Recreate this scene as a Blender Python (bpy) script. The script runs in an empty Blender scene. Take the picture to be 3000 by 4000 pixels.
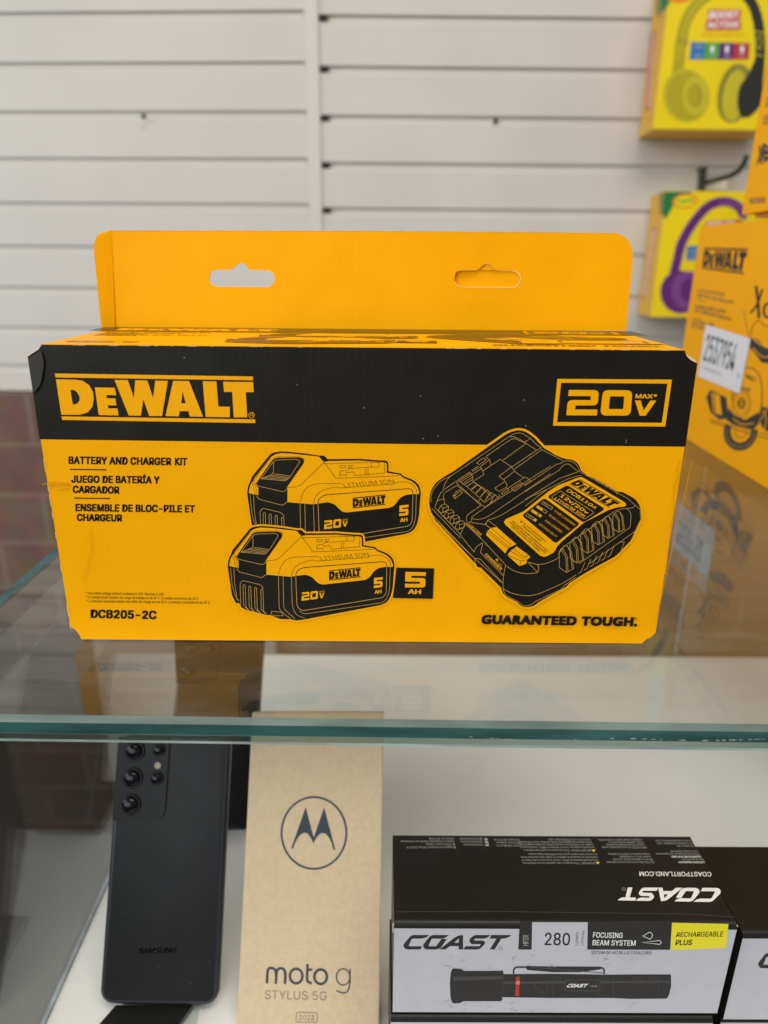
import bpy, bmesh, math, random, os
import numpy as np
from mathutils import Vector, Matrix
from mathutils.geometry import tessellate_polygon
random.seed(7)
S = bpy.context.scene
COL = S.collection

# ------------------------------------------------------------------ camera
FPX = 2725.714
CAM = np.array([0.0088000, -0.3278786, 0.1893780])
_pit, _yaw, _roll = 0.3388071, 0.0052503, 0.0088032
FW = np.array([math.sin(_yaw)*math.cos(_pit), math.cos(_yaw)*math.cos(_pit), -math.sin(_pit)])
_R = np.cross(FW, [0, 0, 1]); _R /= np.linalg.norm(_R); _U = np.cross(_R, FW)
RT = _R*math.cos(_roll) + _U*math.sin(_roll)
UP = -_R*math.sin(_roll) + _U*math.cos(_roll)
cd = bpy.data.cameras.new('camera'); cam = bpy.data.objects.new('camera', cd); COL.objects.link(cam)
m = Matrix.Identity(4)
for i in range(3):
    m[i][0], m[i][1], m[i][2], m[i][3] = RT[i], UP[i], -FW[i], CAM[i]
cam.matrix_world = m
cd.sensor_fit = 'VERTICAL'; cd.sensor_height = 32.0; cd.sensor_width = 24.0
cd.lens = FPX/4000*32.0
cd.clip_start = 0.01; cd.clip_end = 60
cd.dof.use_dof = True; cd.dof.focus_distance = 0.352; cd.dof.aperture_fstop = cd.lens/4.1
S.camera = cam

# ------------------------------------------------------------------ world, lamps, exposure
W = bpy.data.worlds.new('World'); S.world = W; W.use_nodes = True
wn = W.node_tree; bg = wn.nodes['Background']; bg.inputs[1].default_value = 0.36
_g = wn.nodes.new('ShaderNodeTexCoord'); _x = wn.nodes.new('ShaderNodeSeparateXYZ'); _r = wn.nodes.new('ShaderNodeValToRGB')
_a = wn.nodes.new('ShaderNodeMath'); _a.operation = 'MULTIPLY_ADD'; _a.inputs[1].default_value = 0.5; _a.inputs[2].default_value = 0.5
wn.links.new(_g.outputs['Generated'], _x.inputs[0]); wn.links.new(_x.outputs['Z'], _a.inputs[0]); wn.links.new(_a.outputs[0], _r.inputs[0]); wn.links.new(_r.outputs[0], bg.inputs[0])
_r.color_ramp.elements[0].position = 0.40; _r.color_ramp.elements[0].color = (0.07, 0.065, 0.06, 1)      # darkened below the eye so the black print reflects little
_r.color_ramp.elements[1].position = 0.62; _r.color_ramp.elements[1].color = (0.93, 0.96, 1.0, 1)
def area(name, loc, target, sx, sy, power, color):
    l = bpy.data.lights.new(name, 'AREA'); l.shape = 'RECTANGLE'; l.size = sx; l.size_y = sy
    l.energy = power; l.color = color
    o = bpy.data.objects.new(name, l); COL.objects.link(o); o.location = loc
    o.rotation_euler = (Vector(target)-Vector(loc)).to_track_quat('-Z', 'Y').to_euler()
    return o
area('shop_window_light', (-1.9, -2.6, 1.15), (0, 0.1, 0.0), 3.2, 1.8, 88, (0.94, 0.97, 1.0))
area('side_fill_light', (-2.3, 0.0, 0.7), (0.3, 0.25, 0.0), 1.3, 1.3, 20, (0.93, 0.96, 1.0))  # unseen fill lamp, added to brighten the saw box face from the left
area('ceiling_light', (0.25, -0.55, 1.65), (0.0, 0.1, 0), 1.3, 0.7, 23, (1.0, 0.93, 0.82))
S.view_settings.view_transform = 'Standard'; S.view_settings.look = 'None'
S.view_settings.exposure = -0.10; S.view_settings.gamma = 1.0; S.view_settings.use_curve_mapping = False
S.render.engine = 'CYCLES'
S.cycles.max_bounces = 10; S.cycles.transparent_max_bounces = 24; S.cycles.glossy_bounces = 5

# ------------------------------------------------------------------ geometry helpers
def ray(px, py):
    return FW + RT*(px-1500)/FPX - UP*(py-2000)/FPX
def dep(px, py, z):
    return CAM + ray(px, py)*z
class Face:
    """a plane (point o, normal n); pt() turns a traced point into a point on it, lifted by off"""
    def __init__(s, o, n):
        s.o = np.array(o, float); s.n = np.array(n, float); s.n /= np.linalg.norm(s.n)
        if (CAM-s.o) @ s.n < 0: s.n = -s.n
    def pt(s, px, py, off=0.0):
        d = ray(px, py); t = ((s.o-CAM) @ s.n)/(d @ s.n)
        return CAM + d*t + s.n*off
def lin(c):
    return tuple((x/12.92 if x <= 0.04045 else ((x+0.055)/1.055)**2.4) for x in [v/255 for v in c])

# ------------------------------------------------------------------ materials
MATS = {}
def mat(name, color, rough=0.5, spec=0.5, metal=0.0, noise=0.0, nscale=60.0, bump=0.0, bscale=400.0, coat=0.0):
    if name in MATS: return MATS[name]
    M = bpy.data.materials.new(name); M.use_nodes = True; nt = M.node_tree; b = nt.nodes['Principled BSDF']
    b.inputs['Base Color'].default_value = (*color, 1); b.inputs['Roughness'].default_value = rough
    b.inputs['Specular IOR Level'].default_value = spec; b.inputs['Metallic'].default_value = metal
    b.inputs['Coat Weight'].default_value = coat; b.inputs['Coat Roughness'].default_value = 0.15
    tc = nt.nodes.new('ShaderNodeTexCoord')
    if noise:
        n = nt.nodes.new('ShaderNodeTexNoise'); n.inputs['Scale'].default_value = nscale; n.inputs['Detail'].default_value = 5
        nt.links.new(tc.outputs['Object'], n.inputs['Vector'])
        r = nt.nodes.new('ShaderNodeValToRGB')
        r.color_ramp.elements[0].position = 0.3; r.color_ramp.elements[1].position = 0.7
        r.color_ramp.elements[0].color = (*[max(0, c*(1-noise)) for c in color], 1)
        r.color_ramp.elements[1].color = (*[min(1, c*(1+noise)) for c in color], 1)
        nt.links.new(n.outputs['Fac'], r.inputs['Fac']); nt.links.new(r.outputs['Color'], b.inputs['Base Color'])
        mr = nt.nodes.new('ShaderNodeMapRange'); mr.inputs[3].default_value = max(0, rough-0.08); mr.inputs[4].default_value = min(1, rough+0.08)
        nt.links.new(n.outputs['Fac'], mr.inputs[0]); nt.links.new(mr.outputs[0], b.inputs['Roughness'])
    if bump:
        n = nt.nodes.new('ShaderNodeTexNoise'); n.inputs['Scale'].default_value = bscale; n.inputs['Detail'].default_value = 3
        nt.links.new(tc.outputs['Object'], n.inputs['Vector'])
        bp = nt.nodes.new('ShaderNodeBump'); bp.inputs['Strength'].default_value = bump; bp.inputs['Distance'].default_value = 0.001
        nt.links.new(n.outputs['Fac'], bp.inputs['Height']); nt.links.new(bp.outputs['Normal'], b.inputs['Normal'])
    MATS[name] = M; return M
YEL = mat('yellow_card', (0.90, 0.395, 0.001), 0.45, 0.06, noise=0.025, nscale=25, bump=0.10, bscale=160)
YINK = mat('yellow_ink', (0.90, 0.395, 0.001), 0.42, 0.12)
def card(M):
    """corrugated card: faint upright flutes and a slow bow of the panel"""
    nt = M.node_tree; b = nt.nodes['Principled BSDF']; L = nt.links; tc = nt.nodes.new('ShaderNodeTexCoord')
    w = nt.nodes.new('ShaderNodeTexWave'); w.wave_type = 'BANDS'; w.bands_direction = 'X'; w.inputs['Scale'].default_value = 88; w.inputs['Distortion'].default_value = 1.2; w.inputs['Detail'].default_value = 2
    n = nt.nodes.new('ShaderNodeTexNoise'); n.inputs['Scale'].default_value = 11; n.inputs['Detail'].default_value = 3
    for q in (w, n): L.new(tc.outputs['Object'], q.inputs['Vector'])
    b1 = nt.nodes.new('ShaderNodeBump'); b1.inputs['Strength'].default_value = 0.5; b1.inputs['Distance'].default_value = 0.00005; L.new(w.outputs['Fac'], b1.inputs['Height'])
    b2 = nt.nodes.new('ShaderNodeBump'); b2.inputs['Strength'].default_value = 0.6; b2.inputs['Distance'].default_value = 0.004; L.new(n.outputs['Fac'], b2.inputs['Height'])
    L.new(b1.outputs['Normal'], b2.inputs['Normal']); L.new(b2.outputs['Normal'], b.inputs['Normal'])
YLINE = mat('pale_yellow_line', (0.62, 0.37, 0.08), 0.5, 0.3)
BLK = mat('black_ink', (0.0105, 0.0092, 0.0058), 0.45, 0.22, noise=0.1, nscale=40, bump=0.06, bscale=160)
KRAW = mat('raw_card_edge', (0.62, 0.54, 0.42), 0.8, 0.2, noise=0.15, nscale=300)
TYEL = mat('glossy_yellow_ink', (0.90, 0.395, 0.001), 0.30, 0.3); TBLK = mat('glossy_black_ink', (0.0105, 0.0095, 0.006), 0.28, 0.6)
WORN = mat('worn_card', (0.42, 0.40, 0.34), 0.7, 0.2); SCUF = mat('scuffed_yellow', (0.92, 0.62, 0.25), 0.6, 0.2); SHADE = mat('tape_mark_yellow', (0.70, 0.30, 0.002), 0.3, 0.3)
GLARE = mat('fold_glare_grey', (0.05, 0.048, 0.042), 0.16, 0.6)  # lighter grey than the black print, painting the glare on the fold
WALLW = mat('white_slat_laminate', (0.55, 0.525, 0.48), 0.55, 0.3, noise=0.04, nscale=6)
TRIMW = mat('white_trim', (0.58, 0.555, 0.52), 0.5, 0.3, noise=0.02, nscale=6)
DARK = mat('dark_gap', (0.03, 0.03, 0.03), 0.8, 0.1)
DECK = mat('white_deck_laminate', (0.78, 0.765, 0.74), 0.5, 0.35, noise=0.02, nscale=12, bump=0.02, bscale=300)
FLOORM = mat('grey_floor_tile', (0.42, 0.42, 0.43), 0.5, 0.3, noise=0.06, nscale=5)
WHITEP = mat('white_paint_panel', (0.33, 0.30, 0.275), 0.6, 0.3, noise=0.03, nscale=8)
BROWN = mat('dark_brown_wood', (0.035, 0.020, 0.015), 0.5, 0.3, noise=0.3, nscale=14)
KRAFT = mat('kraft_card', (0.60, 0.465, 0.305), 0.75, 0.25, noise=0.06, nscale=260, bump=0.10, bscale=700)
NAVY = mat('navy_ink', (0.035, 0.05, 0.065), 0.6, 0.3)
GREYINK = mat('grey_brown_ink', (0.12, 0.10, 0.08), 0.6, 0.3)
CWHITE = mat('silver_white_card', (0.47, 0.475, 0.51), 0.38, 0.4, noise=0.035, nscale=90, bump=0.04, bscale=300)
CBLACK = mat('satin_black_card', (0.0085, 0.008, 0.007), 0.45, 0.3, noise=0.12, nscale=50, bump=0.08, bscale=300)
WINK = mat('white_ink', (0.80, 0.79, 0.76), 0.5, 0.3)
WINKD = mat('dim_white_ink', (0.36, 0.35, 0.33), 0.5, 0.3)
CYEL = mat('lemon_ink', (0.78, 0.68, 0.01), 0.45, 0.3)
CBLK2 = mat('soft_black_ink', (0.013, 0.012, 0.012), 0.5, 0.3)
CGREY = mat('grey_ink_and_crease_glint', (0.05, 0.05, 0.05), 0.5, 0.3)
RED = mat('red_ink', (0.45, 0.02, 0.02), 0.45, 0.3)
PHB = mat('matte_black_glass', (0.0078, 0.0078, 0.0086), 0.42, 0.22, noise=0.1, nscale=30)
PHF = mat('black_metal_frame', (0.045, 0.05, 0.065), 0.3, 0.6, metal=0.6)
LENS = mat('lens_glass', (0.004, 0.004, 0.007), 0.10, 0.3)
RIM = mat('lens_rim', (0.006, 0.006, 0.007), 0.4, 0.2)
FLASH = mat('flash_lens', (0.30, 0.25, 0.15), 0.3, 0.5)
PHTXT = mat('dark_phone_lettering', (0.001, 0.001, 0.001), 0.6, 0.0)
HPY = mat('lemon_yellow_card', (0.80, 0.60, 0.004), 0.4, 0.35, noise=0.03, nscale=12)
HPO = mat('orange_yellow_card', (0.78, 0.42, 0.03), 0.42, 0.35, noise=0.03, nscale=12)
GREEN = mat('green_ink', (0.015, 0.17, 0.05), 0.45, 0.3)
BLUE = mat('blue_ink', (0.03, 0.17, 0.42), 0.45, 0.3)
LGREEN = mat('leaf_green_ink', (0.08, 0.33, 0.06), 0.45, 0.3)
PURPLE = mat('purple_ink', (0.115, 0.022, 0.16), 0.45, 0.3)
PURPL2 = mat('light_purple_ink', (0.19, 0.055, 0.22), 0.45, 0.3)
OLIVE = mat('olive_yellow_ink', (0.42, 0.34, 0.012), 0.45, 0.3)
OLIV2 = mat('pale_olive_ink', (0.52, 0.44, 0.02), 0.45, 0.3)
OLIV3 = mat('dark_olive_ink', (0.26, 0.22, 0.05), 0.45, 0.3)
CHAR = mat('charcoal_ink', (0.025, 0.025, 0.022), 0.45, 0.3)
PINK = mat('faded_red_ink', (0.62, 0.16, 0.10), 0.45, 0.3)
ORNG = mat('orange_ink', (0.75, 0.22, 0.01), 0.45, 0.3)
HOOKB = mat('black_wire', (0.015, 0.017, 0.015), 0.35, 0.5, metal=0.3)
STICK = mat('white_sticker_paper', (0.74, 0.73, 0.76), 0.5, 0.4)

for _m in (YEL, YINK, BLK): card(_m)
def glass(name, tint, refl=1.0, rough=0.0, body=0.0, bodycol=(0.3, 0.5, 0.45), dust=False):
    """thin clear pane: tinted see-through with angle dependent mirror reflection"""
    if name in MATS: return MATS[name]
    M = bpy.data.materials.new(name); M.use_nodes = True; nt = M.node_tree; nt.nodes.clear(); L = nt.links
    out = nt.nodes.new('ShaderNodeOutputMaterial'); tr = nt.nodes.new('ShaderNodeBsdfTransparent'); tr.inputs[0].default_value = (*tint, 1)
    gl = nt.nodes.new('ShaderNodeBsdfGlossy'); gl.inputs['Roughness'].default_value = rough
    lw = nt.nodes.new('ShaderNodeLayerWeight'); lw.inputs[0].default_value = 0.5
    pw = nt.nodes.new('ShaderNodeMath'); pw.operation = 'POWER'; pw.inputs[1].default_value = 5.0
    L.new(lw.outputs['Facing'], pw.inputs[0])
    ma = nt.nodes.new('ShaderNodeMath'); ma.operation = 'MULTIPLY_ADD'; ma.inputs[1].default_value = 0.96*refl; ma.inputs[2].default_value = 0.04*refl
    L.new(pw.outputs[0], ma.inputs[0])
    mx = nt.nodes.new('ShaderNodeMixShader'); L.new(ma.outputs[0], mx.inputs[0]); L.new(tr.outputs[0], mx.inputs[1]); L.new(gl.outputs[0], mx.inputs[2])
    last = mx
    if body or dust:
        df = nt.nodes.new('ShaderNodeBsdfDiffuse'); df.inputs[0].default_value = (*bodycol, 1)
        m2 = nt.nodes.new('ShaderNodeMixShader'); m2.inputs[0].default_value = body
        if dust:
            tc = nt.nodes.new('ShaderNodeTexCoord'); mp = nt.nodes.new('ShaderNodeMapping'); mp.inputs['Scale'].default_value = (1, 3, 1); mp.inputs['Rotation'].default_value = (0, 0, 0.6)
            L.new(tc.outputs['Object'], mp.inputs[0])
            n1 = nt.nodes.new('ShaderNodeTexNoise'); n1.inputs['Scale'].default_value = 30; n1.inputs['Detail'].default_value = 8
            L.new(mp.outputs[0], n1.inputs['Vector'])
            v = nt.nodes.new('ShaderNodeTexVoronoi'); v.inputs['Scale'].default_value = 110; L.new(tc.outputs['Object'], v.inputs['Vector'])
            lt = nt.nodes.new('ShaderNodeMath'); lt.operation = 'LESS_THAN'; lt.inputs[1].default_value = 0.045; L.new(v.outputs['Distance'], lt.inputs[0])
            lt2 = nt.nodes.new('ShaderNodeMath'); lt2.operation = 'MULTIPLY'; lt2.inputs[1].default_value = 0.25; L.new(lt.outputs[0], lt2.inputs[0])
            mr = nt.nodes.new('ShaderNodeMapRange'); mr.inputs[1].default_value = 0.45; mr.inputs[2].default_value = 0.8; mr.inputs[3].default_value = body; mr.inputs[4].default_value = body+0.05
            L.new(n1.outputs['Fac'], mr.inputs[0])
            ad = nt.nodes.new('ShaderNodeMath'); ad.operation = 'ADD'; L.new(mr.outputs[0], ad.inputs[0]); L.new(lt2.outputs[0], ad.inputs[1])
            L.new(ad.outputs[0], m2.inputs[0])
        L.new(mx.outputs[0], m2.inputs[1]); L.new(df.outputs[0], m2.inputs[2]); last = m2
    L.new(last.outputs[0], out.inputs[0]); MATS[name] = M; return M
GTOP = glass('shelf_glass', (0.92, 0.955, 0.94), 1.45, 0.0, 0.010, (0.6, 0.62, 0.6), dust=True)
GBOT = glass('shelf_glass_underside', (0.96, 0.975, 0.97), 1.3)
GCLR = glass('clear_pane', (0.93, 0.955, 0.95), 1.0, 0.0, 0.055, (0.50, 0.48, 0.46))  # diffuse grey body paints a reflected haze into the panes
GSTR = glass('clear_edge_strip', (0.66, 0.76, 0.73), 1.0, 0.05, 0.06, (0.35, 0.45, 0.42))
def edge_glass(name, col, body, rough, spec=0.6):
    if name in MATS: return MATS[name]
    M = bpy.data.materials.new(name); M.use_nodes = True; nt = M.node_tree; L = nt.links; b = nt.nodes['Principled BSDF']
    tc = nt.nodes.new('ShaderNodeTexCoord'); mp = nt.nodes.new('ShaderNodeMapping'); mp.inputs['Scale'].default_value = (14, 40, 90)
    L.new(tc.outputs['Object'], mp.inputs[0]); n = nt.nodes.new('ShaderNodeTexNoise'); n.inputs['Scale'].default_value = 1.6; n.inputs['Detail'].default_value = 6
    L.new(mp.outputs[0], n.inputs['Vector']); r = nt.nodes.new('ShaderNodeValToRGB')
    r.color_ramp.elements[0].position = 0.3; r.color_ramp.elements[1].position = 0.72
    r.color_ramp.elements[0].color = (*[c*0.62 for c in col], 1); r.color_ramp.elements[1].color = (*[min(1, c*1.5) for c in col], 1)
    L.new(n.outputs['Fac'], r.inputs[0]); L.new(r.outputs[0], b.inputs['Base Color'])
    b.inputs['Roughness'].default_value = rough; b.inputs['Specular IOR Level'].default_value = spec; b.inputs['Alpha'].default_value = body
    MATS[name] = M; return M
GEDGE = edge_glass('teal_glass_edge', (0.028, 0.088, 0.080), 0.97, 0.14, 0.4)
GCHAM = edge_glass('ceiling_glint_chamfer', (0.105, 0.150, 0.132), 0.95, 0.35, 0.4)  # pale colour stands in for ceiling light reflected off the chamfer
GLINE = edge_glass('polished_glass_arris', (0.36, 0.46, 0.42), 0.92, 0.3, 0.4)
GSIDE = edge_glass('dark_teal_glass_side', (0.035, 0.095, 0.097), 0.97, 0.5, 0.08)
PEDGE = edge_glass('pale_pane_edge', (0.40, 0.45, 0.48), 0.75, 0.3, 0.4)

# ------------------------------------------------------------------ object helpers
def link(name, V, F, mats, parent=None, mi=None, smooth=False, loc=None):
    """ONE mesh object from world coordinates"""
    base = Vector(parent['_base']) if parent is not None else Vector(loc if loc is not None else (0, 0, 0))
    me = bpy.data.meshes.new(name); me.from_pydata([tuple(Vector(v)-base) for v in V], [], F)
    for x in (mats if isinstance(mats, list) else [mats]): me.materials.append(x)
    if mi: me.polygons.foreach_set('material_index', mi)
    if smooth: me.polygons.foreach_set('use_smooth', [True]*len(F))
    me.update()
    o = bpy.data.objects.new(name, me); COL.objects.link(o)
    if parent is not None: o.parent = parent
    else: o.location = base
    o['_base'] = tuple(base)
    return o
def thing(name, label, cat, loc, group=None):
    o = bpy.data.objects.new(name, None); COL.objects.link(o); o.location = loc; o.empty_display_size = 0.02
    o['_base'] = tuple(float(x) for x in loc); o['label'] = label; o['category'] = cat
    if group: o['group'] = group
    return o
def tag(o, label=None, cat=None, group=None, kind=None):
    for k, v in (('label', label), ('category', cat), ('group', group), ('kind', kind)):
        if v: o[k] = v
    return o
def child(o, name, V, F, mats, **k):
    c = link(name, V, F, mats, parent=o, **k); return c
def fix(V, F):
    """consistent outward normals"""
    bm = bmesh.new(); vs = [bm.verts.new(tuple(v)) for v in V]
    for f in F:
        try: bm.faces.new([vs[i] for i in f])
        except ValueError: pass
    bmesh.ops.recalc_face_normals(bm, faces=bm.faces)
    bm.verts.index_update()
    V2 = [tuple(v.co) for v in bm.verts]; F2 = [tuple(v.index for v in f.verts) for f in bm.faces]; bm.free()
    return V2, F2
def prism(poly, d, holes=()):
    """polygon of 3-D points swept along vector d"""
    loops = [list(map(np.array, poly))] + [list(map(np.array, h)) for h in holes]
    flat = [p for l in loops for p in l]; n = len(flat)
    tris = tessellate_polygon([[Vector(p) for p in l] for l in loops])
    V = flat + [p+np.array(d) for p in flat]
    F = [tuple(t) for t in tris] + [tuple(n+i for i in reversed(t)) for t in tris]
    k = 0
    for l in loops:
        for i in range(len(l)):
            a, b = k+i, k+(i+1) % len(l); F.append((a, b, n+b, n+a))
        k += len(l)
    return fix(V, F)
def hexa(c):
    """8 corners: 4 of one face in order, then 4 of the opposite face"""
    return fix(c, [(0, 1, 2, 3), (4, 5, 6, 7), (0, 1, 5, 4), (1, 2, 6, 5), (2, 3, 7, 6), (3, 0, 4, 7)])
def boxV(x0, y0, z0, x1, y1, z1):
    return hexa([(x0, y0, z0), (x1, y0, z0), (x1, y0, z1), (x0, y0, z1), (x0, y1, z0), (x1, y1, z0), (x1, y1, z1), (x0, y1, z1)])
def slab(o, ux, uy, w, h, t, r, bev, seg=8, nb=3):
    """rounded slab: front face at o..o+w*ux+h*uy, thickness t behind it, edges rounded by bev"""
    o, ux, uy = map(np.array, (o, ux, uy)); n = np.cross(ux, uy)
    rings = []
    steps = [(bev*(1-math.cos(a)), bev*(1-math.sin(a))) for a in []]
    prof = []
    for i in range(nb+1):
        a = math.pi/2*i/nb; prof.append((bev*(1-math.sin(a)), bev*(1-math.cos(a))))       # inset, depth
    for i in range(nb+1):
        a = math.pi/2*i/nb; prof.append((bev*(1-math.cos(a)), t-bev*(1-math.sin(a))))
    for ins, dpt in prof:
        rr = max(r-ins, 1e-4); ring = []
        for cx, cy, a0 in ((w-ins-rr, h-ins-rr, 0), (ins+rr, h-ins-rr, 90), (ins+rr, ins+rr, 180), (w-ins-rr, ins+rr, 270)):
            for k in range(seg+1):
                a = math.radians(a0+90*k/seg); ring.append(o+ux*(cx+rr*math.cos(a))+uy*(cy+rr*math.sin(a))-n*dpt)
        rings.append(ring)
    N = len(rings[0]); V = [p for R in rings for p in R]; F = [tuple(range(N))]
    for j in range(len(rings)-1):
        for i in range(N):
            F.append((j*N+i, j*N+(i+1) % N, (j+1)*N+(i+1) % N, (j+1)*N+i))
    F.append(tuple((len(rings)-1)*N+i for i in range(N)))
    return fix(V, F)
def tube(pts, rad, seg=10):
    pts = [np.array(p, float) for p in pts]; V = []; F = []
    up = np.array([0.3, 0.2, 1.0])
    for i, p in enumerate(pts):
        d = pts[min(i+1, len(pts)-1)]-pts[max(i-1, 0)]; d /= np.linalg.norm(d)
        a = np.cross(d, up); a /= np.linalg.norm(a); b = np.cross(d, a)
        for k in range(seg):
            t = 2*math.pi*k/seg; V.append(p+rad*(a*math.cos(t)+b*math.sin(t)))
    for i in range(len(pts)-1):
        for k in range(seg):
            F.append((i*seg+k, i*seg+(k+1) % seg, (i+1)*seg+(k+1) % seg, (i+1)*seg+k))
    F += [tuple(range(seg)), tuple((len(pts)-1)*seg+k for k in range(seg))]
    return fix(V, F)
def disc(c, n, u, r, hgt, seg=28, rbev=0.0):
    """short cylinder on a plane"""
    c, n, u = map(lambda q: np.array(q, float), (c, n, u)); w = np.cross(n, u); V = []; rings = [(r, 0), (r, hgt-rbev), (r-rbev, hgt)]
    for rr, hh in rings:
        for k in range(seg):
            t = 2*math.pi*k/seg; V.append(c+n*hh+rr*(u*math.cos(t)+w*math.sin(t)))
    F = [(j*seg+i, j*seg+(i+1) % seg, (j+1)*seg+(i+1) % seg, (j+1)*seg+i) for j in range(2) for i in range(seg)]
    F += [tuple(2*seg+i for i in range(seg)), tuple(range(seg))]
    return fix(V, F)

def dome(c, n, u, r, hgt, seg=24, rings=5):
    c, n, u = map(lambda q: np.array(q, float), (c, n, u)); w = np.cross(n, u); V = []
    for j in range(rings):
        a = math.pi/2*j/rings
        for k in range(seg):
            t = 2*math.pi*k/seg; V.append(c+n*hgt*math.sin(a)+r*math.cos(a)*(u*math.cos(t)+w*math.sin(t)))
    V.append(c+n*hgt); N = len(V)-1
    F = [(j*seg+i, j*seg+(i+1) % seg, (j+1)*seg+(i+1) % seg, (j+1)*seg+i) for j in range(rings-1) for i in range(seg)]
    F += [((rings-1)*seg+i, (rings-1)*seg+(i+1) % seg, N) for i in range(seg)] + [tuple(range(seg))]
    return fix(V, F)

# ------------------------------------------------------------------ flat printing on a face
def Z(ox, oy, s):
    def f(pts, *more):
        if isinstance(pts[0], (int, float)): return (ox+pts[0]*s, oy+pts[1]*s) + tuple(q*s for q in pts[2:])
        return [(ox+p[0]*s, oy+p[1]*s) + tuple(q*s for q in p[2:]) for p in pts]
    return f
def rnd(pts, n=4):
    """round the corners that carry a radius (x, y, r)"""
    out = []; N = len(pts)
    for i, p in enumerate(pts):
        if len(p) < 3 or p[2] <= 0: out.append((p[0], p[1])); continue
        a = np.array(pts[i-1][:2]); b = np.array(p[:2]); c = np.array(pts[(i+1) % N][:2])
        la, lc = np.linalg.norm(a-b), np.linalg.norm(c-b)
        s = b+(a-b)/la*min(p[2], la*0.49); e = b+(c-b)/lc*min(p[2], lc*0.49)
        for k in range(n+1):
            t = k/n; q = s*(1-t)**2+b*2*t*(1-t)+e*t*t; out.append((q[0], q[1]))
    return out
def sm(pts, n=5, closed=False):
    """smooth curve through points"""
    P = [np.array(p[:2], float) for p in pts]; N = len(P); out = []
    for i in range(N if closed else N-1):
        if closed: a, b, c, d = P[i-1], P[i], P[(i+1) % N], P[(i+2) % N]
        else: a, b, c, d = P[max(i-1, 0)], P[i], P[i+1], P[min(i+2, N-1)]
        for k in range(n):
            t = k/n; out.append(tuple(0.5*((2*b)+(c-a)*t+(2*a-5*b+4*c-d)*t*t+(-a+3*b-3*c+d)*t**3)))
    if not closed: out.append(tuple(P[-1]))
    return out
def ell(cx, cy, rx, ry, n=40, rot=0, a0=0, a1=360):
    o = []; c, s = math.cos(math.radians(rot)), math.sin(math.radians(rot)); full = a1-a0 >= 360
    for k in range(n if full else n+1):
        t = math.radians(a0+(a1-a0)*k/n); x, y = rx*math.cos(t), ry*math.sin(t); o.append((cx+x*c-y*s, cy+x*s+y*c))
    return o
def homog(src, dst):
    A = []; B = []
    for (x, y), (u, v) in zip(src, dst):
        A += [[x, y, 1, 0, 0, 0, -u*x, -u*y], [0, 0, 0, x, y, 1, -v*x, -v*y]]; B += [u, v]
    h = np.append(np.linalg.solve(np.array(A, float), np.array(B, float)), 1).reshape(3, 3)
    return lambda p: tuple(((h @ np.array([p[0], p[1], 1]))/(h @ np.array([p[0], p[1], 1]))[2])[:2]) + tuple(p[2:])
UNIT = [(0, 0), (1, 0), (1, 1), (0, 1)]
_tc = {}
try: SANS = bpy.data.fonts.load(os.path.join(bpy.utils.system_resource('DATAFILES'), 'fonts', 'Inter.woff2'))   # Blender's own interface font
except Exception: SANS = None
def text_tris(s, bold=0.0, shear=0.0, space=1.0, res=3, font='I'):
    key = (s, bold, shear, space, res, font)
    if key in _tc: return _tc[key]
    cu = bpy.data.curves.new('lettering', 'FONT'); cu.body = s; cu.offset = bold; cu.shear = shear; cu.space_character = space; cu.resolution_u = res
    if font == 'I' and SANS: cu.font = SANS
    ob = bpy.data.objects.new('lettering', cu); COL.objects.link(ob)
    dg = bpy.context.evaluated_depsgraph_get(); me = bpy.data.meshes.new_from_object(ob.evaluated_get(dg))
    V = [(v.co.x, v.co.y) for v in me.vertices]; T = [tuple(p.vertices) for p in me.polygons]
    bpy.data.objects.remove(ob); bpy.data.curves.remove(cu); bpy.data.meshes.remove(me)
    x0 = min(v[0] for v in V); x1 = max(v[0] for v in V)
    if s != 'H':
        cap = CAPH[font]
        V = [((v[0]-x0)/(x1-x0), v[1]/cap) for v in V]
    _tc[key] = (V, T, x1-x0); return _tc[key]
CAPH = {}
for FNT in ('B', 'I'): CAPH[FNT] = max(v[1] for v in text_tris('H', font=FNT)[0])
STEP = 2.2e-6
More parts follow.
